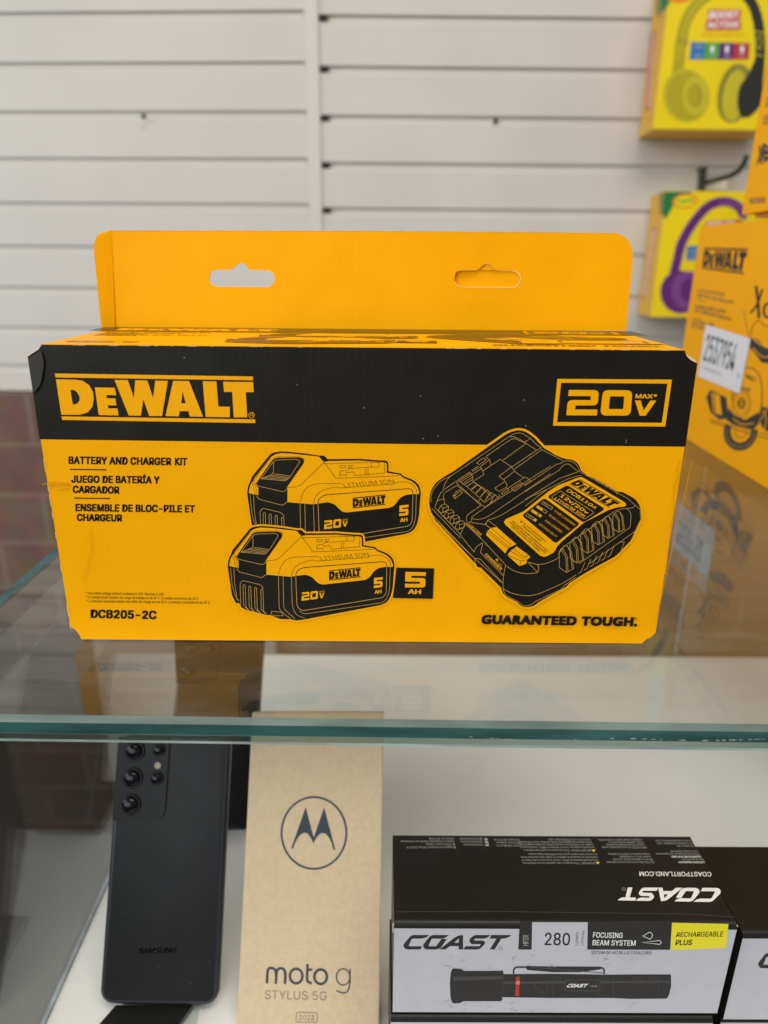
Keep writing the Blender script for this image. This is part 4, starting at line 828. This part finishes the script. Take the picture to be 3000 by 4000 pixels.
pr = Print(f2, step=1e-5, start=2e-4); z9 = Z(2400, 600, 600/1021)
pr.poly(z9([(330, 252), (520, 252), (400, 330), (340, 440), (322, 400)]), GREEN); pr.poly(ell(*z9((468, 315)), 49, 28, 30, -8), ORNG); pr.poly(ell(*z9((468, 315)), 40, 21, 30, -8), CYEL); pr.text('Crayola', z9((410, 332)), z9((520, 318)), z9((412, 306)), z9((520, 292)), GREEN, bold=0.02)
pr.stroke(sm(z9([(860, 420), (830, 360), (760, 322), (680, 325), (600, 370), (510, 480), (445, 600), (420, 700), (395, 800)])), 36, PURPLE, r=False); pr.stroke(sm(z9([(870, 440), (838, 365), (770, 332), (700, 330)])), 14, PURPL2, r=False)
pr.poly(ell(*z9((440, 920)), 80, 84, 40, 0), PURPLE); pr.poly(ell(*z9((490, 910)), 66, 76, 40), PURPL2); pr.poly(ell(*z9((500, 910)), 36, 48, 40), PURPLE)
pr.poly(z9([(482, 615), (570, 612), (565, 708), (476, 710)]), BLUE); pr.stroke(z9([(500, 650), (555, 648)]), 6, WINKD); pr.stroke(z9([(500, 685), (545, 684)]), 5, WINKD)
pr.poly(z9([(608, 450), (850, 440), (850, 485), (600, 490)]), mat('label_red_ink', (0.5, 0.04, 0.03), 0.45, 0.3)); pr.text('WIRELESS', z9((615, 478)), z9((800, 470)), z9((615, 454)), z9((800, 448)), WINK, bold=0.02)
pr.build('printed_artwork', t2)
pr = Print(s2f, step=1e-5, start=2e-4)
pr.poly(ell(*z9((312, 330)), 9, 48, 24), OLIV3); pr.stroke(z9([(268, 490), (192, 960)]), 12, PINK); pr.text('WIRELESS HEADPHONES', z9((206, 945)), z9((275, 510)), z9((188, 945)), z9((257, 510)), WINK, bold=0.02, res=2)
pr.build('printed_side', t2)
# hook above the lower box
hw = Face((0, WY-0.002, 0), (0, -1, 0)); p0 = hw.pt(2758, 712)
hk = thing('wall_hook', 'black wire hook with a white back plate above the purple headphone box', 'hook', tuple(p0))
f5 = Face((0, WY-0.006, 0), (0, -1, 0)); q = [f5.pt(2738, 690), f5.pt(2842, 692), f5.pt(2840, 742), f5.pt(2736, 742)]
V, F = prism(q, (0, 0.004, 0)); link('back_plate', V, F, WINK, parent=hk)
pth = [p0+np.array([0, -0.002, 0]), p0+np.array([0.002, -0.04, 0.0]), p0+np.array([0.004, -0.085, 0.001]), p0+np.array([0.005, -0.11, 0.006]), p0+np.array([0.006, -0.122, 0.016]), p0+np.array([0.006, -0.127, 0.026])]
V, F = tube(sm3 if False else pth, 0.0042); link('wire_arm', V, F, HOOKB, parent=hk, smooth=True)
q = [f5.pt(2712, 662), f5.pt(2738, 662), f5.pt(2731, 676), f5.pt(2726, 752), f5.pt(2716, 752), f5.pt(2722, 676)]
V, F = prism([p+np.array([0, -0.03, 0]) for p in q], (0, 0.024, 0)); link('bracket', V, F, HOOKB, parent=hk)

# ================================================================== phones on the deck
def phone(name_label, BLp, TLp, w, group, length=0.165, mat_=PHB):
    BLp = np.array(BLp); TLp = np.array(TLp); uy = TLp-BLp; uy /= np.linalg.norm(uy); ux = np.array([1.0, 0, 0]); ux -= uy*(ux@uy); ux /= np.linalg.norm(ux)
    n = np.cross(ux, uy)
    t = thing('smartphone', name_label, 'smartphone', tuple(BLp), group)
    V, F = slab(BLp, ux, uy, w, length, 0.0089, 0.0085, 0.0026, seg=8, nb=4); link('body', V, F, [mat_, PHF], parent=t, smooth=True, mi=[0]+[1]*(len(F)-2)+[0])
    return t, Face(BLp, n), ux, uy, n, BLp
def stand(label, BLp, ux, uy, n, w, zdeck):
    """small black easel: sloping back rest, ledge and foot"""
    b = np.array(BLp)+ux*w*0.5
    t = thing('phone_stand', label, 'phone stand', (b[0], b[1], zdeck), 'easels under the phones')
    o = b-n*0.0095
    c = [o-ux*0.026-uy*0.004, o+ux*0.026-uy*0.004, o+ux*0.02+uy*0.10, o-ux*0.02+uy*0.10]
    V, F = hexa(c+[q-n*0.003 for q in c]); link('back_rest', V, F, CBLACK, parent=t)
    yb = o[1]+0.06; 
    c = [np.array([b[0]-0.026, o[1]-0.002, zdeck+0.0006]), np.array([b[0]+0.020, o[1]-0.002, zdeck+0.0006]), np.array([b[0]+0.006, yb, zdeck+0.0006]), np.array([b[0]-0.026, yb, zdeck+0.0006])]
    V, F = hexa(c+[q+np.array([0, 0, 0.003]) for q in c]); link('foot', V, F, CBLACK, parent=t)
    return t, b
w1 = 0.0752
d1 = dep(385, 3925, .442); d2 = dep(462, 2870, .468)
t, pf, ux, uy, n, B0 = phone('black smartphone with a raised camera block leaning at the front of the deck', d1, d2, w1, 'black smartphones in the case')
ZL = Z(0, 2800, 700/1290)
def on(px, py, off=0.0): return pf.pt(px, py, off)
mod = [on(*p) for p in rnd(ZL([(830, 60), (1228, 60), (1222, 200), (1195, 640, 0), (1180, 720, 50), (1120, 748, 40), (805, 745)]), 6)]
mb = 0.0012
# keep the block inside the phone's outline
def clampx(p):
    d = p-B0; x = d@ux; y = d@uy; x = min(max(x, 0.0006), w1); y = min(y, 0.1636); return B0+ux*x+uy*y
V, F = prism([clampx(p) for p in mod], n*mb); cb = link('camera_block', V, F, PHB, parent=t)
for cx, cy, r in ((975, 242, 0.0068), (960, 437, 0.0068), (945, 627, 0.0068), (1150, 235, 0.0042), (1133, 440, 0.0043)):
    p = on(*ZL((cx, cy)), mb)
    V, F = disc(p, n, ux, r, 0.0012, 30, 0.0004); link('lens_ring', V, F, RIM, parent=cb)
    V, F = dome(p+n*0.0012, n, ux, r*0.80, r*0.42); link('lens', V, F, LENS, parent=cb, smooth=True)
p = on(*ZL((1140, 348)), mb); V, F = disc(p, n, ux, 0.0022, 0.0003, 20, 0.0001); link('flash', V, F, FLASH, parent=cb)
pr = Print(pf); pr.text('SAMSUNG', ZL((1000, 1702)), ZL((1268, 1697)), ZL((1002, 1664)), ZL((1270, 1660)), PHTXT, bold=0.02); pr.build('lettering', t)
pr = Print(pf, start=6e-5); DUST = mat('grey_dust', (0.10, 0.10, 0.105), 0.8, 0.1)
for k in range(34):
    x, y = random.uniform(470, 820), random.uniform(3230, 3880); a = random.uniform(-0.8, 0.8); l = random.uniform(1.5, 9); pr.stroke([(x, y), (x+l*math.cos(a), y+l*math.sin(a))], random.uniform(1.0, 2.0), DUST)
tag(pr.build('dust', t), kind='stuff')
st1, bb = stand('black angled easel with clear lip under the front smartphone', B0, ux, uy, n, w1, DZ)
z10 = Z(0, 3100, 1500/1659)
lf = Face(B0-uy*0.0008, uy)          # the ledge the phone stands on, sloping towards the viewer
hz = Face((0, 0, -0.2575), (0, 0, 1))
c = [hz.pt(*z10(q)) for q in ((500, 914), (832, 914), (770, 1000), (425, 1000))]
V, F = hexa([c[3], c[2], c[1], c[0]]+[q+np.array([0, 0, -0.0038]) for q in (c[3], c[2], c[1], c[0])]); link('ledge', V, F, CBLACK, parent=st1)
c2 = [hz.pt(*z10(q), 0.0006) for q in ((834, 916), (860, 922), (845, 1000), (775, 1000))]
V, F = hexa([c2[3], c2[2], c2[1], c2[0]]+[q+np.array([0, 0, -0.0040]) for q in (c2[3], c2[2], c2[1], c2[0])]); link('clear_lip', V, F, GCLR, parent=st1)
# second phone further back
w2 = 0.0752
br = dep(985, 3245, .575); tr_ = dep(1032, 2480, .63); b0 = br-np.array([w2, 0, 0]); t0 = tr_-np.array([w2, 0, 0])
tt, pf2, ux2, uy2, n2, B2 = phone('black smartphone standing behind the front one, mostly hidden', b0, t0, w2, 'black smartphones in the case', 0.166)
mod = [pf2.pt(*p) for p in rnd([(680, 2470), (860, 2470), (850, 2630, 22), (835, 2662, 18), (690, 2664)], 5)]
V, F = prism(mod, n2*0.0012); cb2 = link('camera_block', V, F, PHB, parent=tt)
for px, py, r in ((748, 2535, 0.0060), (742, 2622, 0.0060), (822, 2535, 0.0036)):
    p = pf2.pt(px, py, 0.0012); V, F = disc(p, n2, ux2, r, 0.0012, 26, 0.0004); link('lens_ring', V, F, RIM, parent=cb2)
    V, F = dome(p+n2*0.0012, n2, ux2, r*0.78, r*0.42); link('lens', V, F, LENS, parent=cb2, smooth=True)
st2, bb2 = stand('black angled easel behind, under the partly hidden smartphone', B2-ux2*0.018, ux2, uy2, n2, w2, DZ)
c = [B2+np.array([0.004, -0.006, -0.0006]), B2+np.array([0.040, -0.006, -0.0006]), B2+np.array([0.040, 0.03, -0.0006]), B2+np.array([0.004, 0.03, -0.0006])]
hgt = B2[2]-DZ-0.0045
V, F = hexa(c+[np.array([q[0], q[1]+0.02, DZ+0.0036]) for q in c]); link('riser', V, F, CBLACK, parent=st2)

# ================================================================== kraft phone box
mtl = dep(985, 2782, .478); mtr = dep(1499, 2782, .478); mbl = dep(925, 4000, .432); mbr = dep(1481, 4000, .432)
uy = (mbl-mtl); L0 = np.linalg.norm(uy); uy /= L0
ex = min(1.045, (DZ+0.0012-mtl[2])/(mbl[2]-mtl[2]))
mbl2 = mtl+(mbl-mtl)*ex; mbr2 = mtr+(mbr-mtr)*ex
nk = np.cross(mtr-mtl, mtl-mbl); nk /= np.linalg.norm(nk)
c = [mbl2, mbr2, mtr, mtl]; V, F = hexa(c+[q-nk*0.024 for q in c])
# lift so the lower back corner clears the deck
lowest = min(v[2] for v in V)
kb = thing('phone_box', 'tall kraft brown phone box with a round emblem, leaning back beside the black smartphone', 'phone box', tuple(mbl2))
bm = bmesh.new(); vs = [bm.verts.new(v) for v in V]; [bm.faces.new([vs[i] for i in f]) for f in F]
bmesh.ops.bevel(bm, geom=list(bm.edges), offset=0.0006, segments=2, affect='EDGES'); bm.verts.index_update()
link('carton', [tuple(v.co) for v in bm.verts], [tuple(v.index for v in f.verts) for f in bm.faces], KRAFT, parent=kb); bm.free()
KF = Face(mbl, nk); pr = Print(KF)
z11 = Z(1080, 3090, 300/1659)
pr.stroke([z11(p) for p in ell(810, 905, 700, 775, 72)], 8.2, NAVY, closed=True, r=False)
pr.poly(z11([(630, 345), (805, 1000), (1030, 345), (1272, 1265), (1228, 1265), (1180, 1090, 60), (1110, 970, 60), (1050, 918, 30), (1000, 905, 30), (950, 920, 30), (890, 970, 60), (840, 1050, 40), (800, 1140), (760, 1050, 40), (700, 950, 50), (650, 908, 30), (610, 898, 30), (560, 915, 30), (490, 970, 60), (420, 1080, 60), (358, 1245), (315, 1245)]), NAVY)
z12 = Z(1000, 3740, 420/1659)
pr.stroke(z12([(168, 403), (176, 240, 60), (190, 165, 60), (250, 160, 60), (305, 190, 60), (312, 300), (306, 408)]), 10.5, NAVY); pr.stroke(z12([(306, 408), (312, 300), (318, 200, 50), (370, 160, 60), (430, 175, 60), (456, 240, 60), (446, 410)]), 10.5, NAVY)
pr.stroke([z12(p) for p in ell(620, 287, 97, 112, 36)], 10.5, NAVY, closed=True, r=False); pr.stroke([z12(p) for p in ell(998, 297, 97, 112, 36)], 10.5, NAVY, closed=True, r=False)
pr.stroke(z12([(795, 100), (786, 330, 60), (800, 380, 50), (862, 400)]), 10.5, NAVY); pr.stroke(z12([(800, 188), (868, 188)]), 10.5, NAVY)
pr.stroke([z12(p) for p in ell(1345, 300, 103, 125, 40)], 5.5, NAVY, closed=True, r=False); pr.stroke(z12([(1452, 175), (1450, 420, 80), (1420, 530, 80), (1340, 555, 60), (1240, 510)]), 5.8, NAVY)
pr.text('STYLUS 5G', z12((135, 640)), z12((1088, 660)), z12((138, 505)), z12((1090, 525)), GREYINK, bold=-0.006); pr.stroke(z12([(625, 845, 30), (948, 850, 30), (942, 1000, 30), (615, 995, 30)]), 2.6, GREYINK, closed=True); pr.text('2023', z12((660, 962)), z12((898, 968)), z12((662, 885)), z12((900, 890)), GREYINK)
pr.build('printed_artwork', kb)

# ================================================================== flashlight boxes
def torch_box(label, x0, x1, yf_, yb_, zt, zb, group='black and white flashlight boxes'):
    t = thing('flashlight_box', label, 'flashlight box', ((x0+x1)/2, (yf_+yb_)/2, zb), group)
    r = 0.0026; prof = [(yf_, zb+0.0022), (yf_, zt-r*1.15)]
    for k in range(6):
        a = math.radians(90*k/5); prof.append((yf_+r*1.2*(1-math.cos(a)), zt-r*1.15+r*1.15*math.sin(a)))
    prof += [(yb_-0.001, zt), (yb_, zt-0.001), (yb_, zb), (yf_+0.0022, zb)]
    n = len(prof); V = [(x, y, z) for x in (x0, x1) for y, z in prof]; F = [(i, (i+1) % n, n+(i+1) % n, n+i) for i in range(n)]+[tuple(range(n)), tuple(range(n, 2*n))]
    mi = [0 if i == 0 else 1 for i in range(n)]+[1, 1]
    bm = bmesh.new(); vs = [bm.verts.new(v) for v in V]; fs = [bm.faces.new([vs[i] for i in f]) for f in F]
    for f, q in zip(fs, mi): f.material_index = q
    bmesh.ops.recalc_face_normals(bm, faces=bm.faces); me = bpy.data.meshes.new('carton')
    base = Vector(t['_base'])
    for v in bm.verts: v.co -= base
    bm.to_mesh(me); bm.free(); me.materials.append(CWHITE); me.materials.append(CBLACK)
    o = bpy.data.objects.new('carton', me); COL.objects.link(o); o.parent = t
    return t
ZT = -0.125; XC0, XC1 = 0.0172, 0.1918; YC0, YC1 = -0.0638, -0.0044; ZCB = -0.1905
cb = torch_box('white fronted flashlight box with a black upside down printed lid, upper box of its stack', XC0, XC1, YC0, YC1, ZT, ZCB)
CF = Face((0, YC0, 0), (0, -1, 0)); CT = Face((0, 0, ZT), (0, 0, 1))
z13 = Z(1500, 3200, 1500/1659)
def front_art(pr, mapf=None):
    pr.map = mapf
    zc = Z(1540, 3640, 460/1659)
    pr.glyph(COAST, zc([(123, 44), (1655, 44), (1655, 248), (123, 248)]), CBLK2)
    pr.stroke(ell(*z13((504, 558)), 7, 7, 16), 1.5, CBLK2, closed=True)
    pr.poly(z13([(586, 440), (640, 440), (638, 563), (580, 563)]), CBLK2); pr.poly(z13([(880, 440), (1244, 445), (1236, 564), (878, 563)]), CBLK2); pr.poly(z13([(1244, 447), (1488, 452), (1478, 556), (1238, 565)]), CYEL)
    pr.poly(z13([(640, 445), (880, 445), (878, 563), (638, 563)]), mat('bright_white_ink', (0.49, 0.49, 0.53), 0.4, 0.35))
    pr.text('HP2R', z13((624, 546)), z13((624, 500)), z13((600, 546)), z13((600, 500)), WINKD, bold=0.01)
    pr.text('280', z13((693, 544)), z13((803, 545)), z13((695, 490)), z13((805, 491)), CBLK2, bold=0.012)
    pr.text('Lumens', z13((838, 545)), z13((840, 487)), z13((824, 545)), z13((826, 487)), CBLK2); pr.text('Lúmenes', z13((860, 545)), z13((866, 482)), z13((848, 545)), z13((854, 482)), CGREY)
    pr.text('FOCUSING', z13((902, 511)), z13((1030, 513)), z13((904, 488)), z13((1032, 490)), WINK, bold=0.012); pr.text('BEAM SYSTEM', z13((900, 544)), z13((1086, 546)), z13((902, 521)), z13((1088, 523)), WINK, bold=0.012)
    pr.stroke(z13([(1118, 504), (1148, 486, 6), (1160, 495, 8), (1158, 510, 6), (1148, 518)]), 2.2, WINK, closed=True); pr.stroke(z13([(1116, 532), (1190, 523, 5), (1200, 532, 6), (1190, 540)]), 2.2, WINK, closed=True)
    pr.text('RECHARGEABLE', z13((1262, 508)), z13((1466, 506)), z13((1264, 488)), z13((1468, 484)), CBLK2, bold=0.012, shear=0.15); pr.text('PLUS', z13((1258, 544)), z13((1330, 543)), z13((1260, 521)), z13((1332, 520)), CBLK2, bold=0.02, shear=0.1)
    pr.text('SISTEMA DE HAZ DE LUZ FOCALIZADO', z13((896, 582)), z13((1155, 583)), z13((896, 569)), z13((1155, 570)), CBLK2, bold=0.0)
    zt = Z(1720, 3740, 940/1659)
    pr.stroke(zt([(505, 110), (505, 75, 14), (530, 65), (1115, 68, 20), (1130, 85, 10), (1128, 112)]), 6, CBLK2); pr.poly(zt([(590, 72), (595, 56, 8), (620, 58), (1100, 72), (1110, 80), (960, 100), (780, 100), (600, 85)]), CBLK2); pr.stroke(zt([(620, 66), (950, 92), (1120, 106)]), 2.5, CGREY)
    pr.poly(zt([(66, 180), (72, 100, 15), (85, 74, 10), (140, 78), (165, 92), (320, 92), (432, 90), (436, 114), (770, 112), (1190, 118), (1325, 116), (1590, 116, 12), (1590, 200), (1575, 262, 20), (1560, 282), (1310, 284), (1190, 278), (770, 278), (425, 272), (420, 300), (160, 300), (130, 315, 10), (85, 315, 12), (70, 280, 15)]), CBLK2)
    sheen = mat('torch_sheen', (0.03, 0.03, 0.031), 0.4, 0.4)
    pr.poly(zt([(90, 130), (430, 128), (430, 148), (90, 160)]), sheen); pr.poly(zt([(436, 165), (1580, 160), (1580, 172), (436, 180)]), sheen)
    pr.poly(zt([(522, 132), (546, 132), (542, 264), (515, 264)]), RED); pr.poly(zt([(522, 160), (548, 160), (546, 185), (519, 185)]), mat('red_highlight', (0.75, 0.12, 0.12), 0.4))
    for x in (775, 1110, 1330, 1440):
        for k in range(4): pr.stroke(zt([(x+k*16, 125+8*(k % 2)), (x+k*16+10, 140), (x+k*16, 180)]), 1.6, CGREY)
    pr.stroke(zt([(432, 95), (424, 295)]), 2, CGREY); pr.stroke(zt([(770, 114), (772, 276)]), 1.6, CGREY); pr.stroke(zt([(1190, 120), (1192, 276)]), 1.6, CGREY); pr.stroke(zt([(1510, 120), (1500, 280)]), 1.6, CGREY); pr.stroke(zt([(640, 160), (665, 220, 20), (730, 245, 10), (740, 170)]), 2, CGREY)
    pr.poly(zt([(862, 148, 14), (1106, 150, 14), (1098, 232, 14), (855, 230, 14)]), CGREY); pr.poly(zt([(868, 154, 12), (1100, 156, 12), (1093, 226, 12), (862, 224, 12)]), CBLK2)
    pr.glyph(COAST, zt([(876, 180), (1022, 180), (1016, 204), (870, 204)]), WINK); pr.text('HP2R', zt((1034, 203)), zt((1080, 203)), zt((1036, 190)), zt((1082, 190)), WINKD)
pr = Print(CF); front_art(pr)
# grey smudges, ink rub
for k in range(40):
    x = random.choice([280, 340, 460, 560, 640, 720, 960, 1070]); y = random.choice([random.uniform(585, 632), random.uniform(590, 640), random.uniform(782, 825)])
    pr.stroke(z13([(x+random.uniform(-20, 20), y), (x+random.uniform(-20, 22), y+random.uniform(3, 12))]), random.uniform(1, 2.4), mat('rubbed_ink', (0.37, 0.37, 0.40), 0.5))
pr.build('printed_front', cb)
pr = Print(CT); z14 = Z(2100, 3230, 800/1659); z15 = Z(1500, 3230, 700/1659)
def rt(s, zf, xr, xl, yb, yt, M=WINKD, **k):
    """upside down line: starts at the right, reads to the left; yb = baseline (upper in view)"""
    pr.text(s, zf((xr, yb)), zf((xl, yb)), zf((xr+3, yt)), zf((xl+3, yt)), M, **k)
zk = Z(2400, 3460, 440/1659)
pr.glyph(COAST, zk([(1560, 243), (48, 215), (-33, 25), (1580, 33)]), WINK); pr.stroke(ell(*zk((140, 48)), 7, 5, 16), 1.5, WINKD, closed=True)
pr.text('COASTPORTLAND.COM', z14((1405, 366)), z14((822, 362)), z14((1410, 402)), z14((826, 398)), WINK, bold=0.012)
rows = [(['LIFETIME WARRANTY'], 1350, 1138, 278, 1), (['For warranty info visit'], 1340, 1170, 256, 0), (['GARANTIA DE POR VIDA'], 1322, 1082, 234, 1), (['Consulta la información de la garantía en'], 1308, 958, 212, 0), (['www.coastportland.com'], 1292, 1075, 192, 0), (['For patents visit'], 1262, 1130, 148, 0), (['Por consultar las patentes, visite'], 1255, 965, 128, 0), (['www.coastportland.com'], 1235, 955, 106, 0)]
for (s,), xr, xl, y, bo in rows: rt(s, z14, xr, xl, y, y+16, WINK if bo else WINKD, bold=0.012 if bo else 0.0, res=2)
rows = [('CAUTION: Do not mix old and new batteries.', 945, 556, 280), ('Do not mix alkaline, lithium, standard', 928, 612, 258), ('(carbon zinc) or rechargeable', 915, 662, 236), ('(nickel cadmium or lithium ion) batteries.', 905, 565, 214), ('PRECAUCIÓN: No mezcle baterías usadas', 880, 518, 160), ('y nuevas. No mezcle baterías alcalinas,', 868, 552, 140), ('de litio, estándar (carbono zinc), o', 856, 570, 120), ('recargables (níquel cadmio o iones de litio).', 845, 490, 100)]
for s, xr, xl, y in rows: rt(s, z14, xr, xl, y, y+16, res=2)
rows = [('WARNING: This product can expose you to chemicals', 468, -120, 288), ('including Bisphenol A (BPA), which is known to the State of', 490, -130, 264), ('California to cause birth defects or other reproductive harm.', 485, -140, 240), ('For more information go to www.P65Warnings.ca.gov.', 480, -80, 216), ('ADVERTENCIA: Este producto puede exponerle a', 436, -110, 184), ('productos químicos, como el bisfenol A (BPA), conocido en el', 455, -140, 160), ('estado de California por causar malformaciones congénitas u', 448, -150, 138), ('otros daños reproductivos. Para obtener más información', 440, -155, 118), ('visite el sitio www.P65Warnings.ca.gov.', 432, 80, 98)]
for s, xr, xl, y in rows: rt(s, z14, xr, xl, y, y+15, res=2)
for x, y in ((486, 290), (452, 190)): pr.poly(z14([(x-16, y-4), (x+18, y-4), (x+2, y+14)]), CYEL)
rows = [('COAST PRODUCTS', 1272, 1042, 165), ('8033 N.E. Holman', 1262, 1040, 138), ('Portland, OR 97218', 1252, 1018, 112), ('COASTproducts', 920, 735, 158), ('@COASTproducts', 910, 705, 130), ('@COASTportland', 908, 702, 104), ('Designed in Portland, OR by COAST®', 660, 210, 182), ('© 2024 Coast Cutlery', 655, 385, 155), ('Made in Cambodia (Hecho en Camboya)', 650, 155, 128), ('2404A 24-397x01K', 648, 415, 102)]
for s, xr, xl, y in rows: rt(s, z15, xr, xl, y, y+18, res=2)
for x, y in ((953, 160), (948, 134), (942, 108)): pr.poly(z15([(x-15, y), (x+16, y), (x+18, y+20), (x-13, y+20)]), WINKD)
pr.stroke([(1548, 3563), (1900, 3561), (2300, 3566), (2700, 3572), (2868, 3583)], 2.6, CGREY)  # highlight on the lid's front crease, painted as a lighter line
pr.build('printed_lid', cb)
# worn pale corners of the lid
for x, sx in ((XC0, -1), (XC1, 1)):
    V, F = tube([(x+sx*0.0004, YC0+0.001+0.0018*math.cos(a), ZT-0.0045+0.003*math.sin(a)) for a in [math.radians(d) for d in range(-80, 120, 20)]], 0.00035, 6); link('worn_corner', V, F, KRAW, parent=cb)
pr = Print(Face((0, YC0-0.0, ZT), (0, 0, 1)));
# box underneath
torch_box('black topped flashlight box at the bottom of the stack, only its dark lid edge showing', XC0-0.001, XC1-0.002, YC0-0.0015, YC1, ZCB-0.0004, DZ+0.0004)
# right hand neighbour
ZR = -0.1385; RT_ = Face((0, 0, ZR), (0, 0, 1)); y1 = RT_.pt(2900, 3303)[1]; y0 = RT_.pt(2960, 3650)[1]; xr0 = RT_.pt(2905, 3650)[0]
xr0 = max(xr0, XC1+0.0022)
nb = torch_box('flashlight box at the right border with a plain black lid, beside the printed one', xr0, xr0+0.175, y0, y1, ZR, ZR-0.0655)
torch_box('flashlight box at the bottom right, carrying the plain lidded one', xr0+0.0005, xr0+0.176, y0+0.002, y1, ZR-0.0659, DZ+0.0004)
pr = Print(Face((0, y0, 0), (0, -1, 0)))
pr.glyph(COAST, [(2960, 3722), (3380, 3722), (3380, 3782), (2960, 3782)], CBLK2); pr.build('printed_front', nb)
for o in list(bpy.data.objects):
    if '_base' in o: del o['_base']
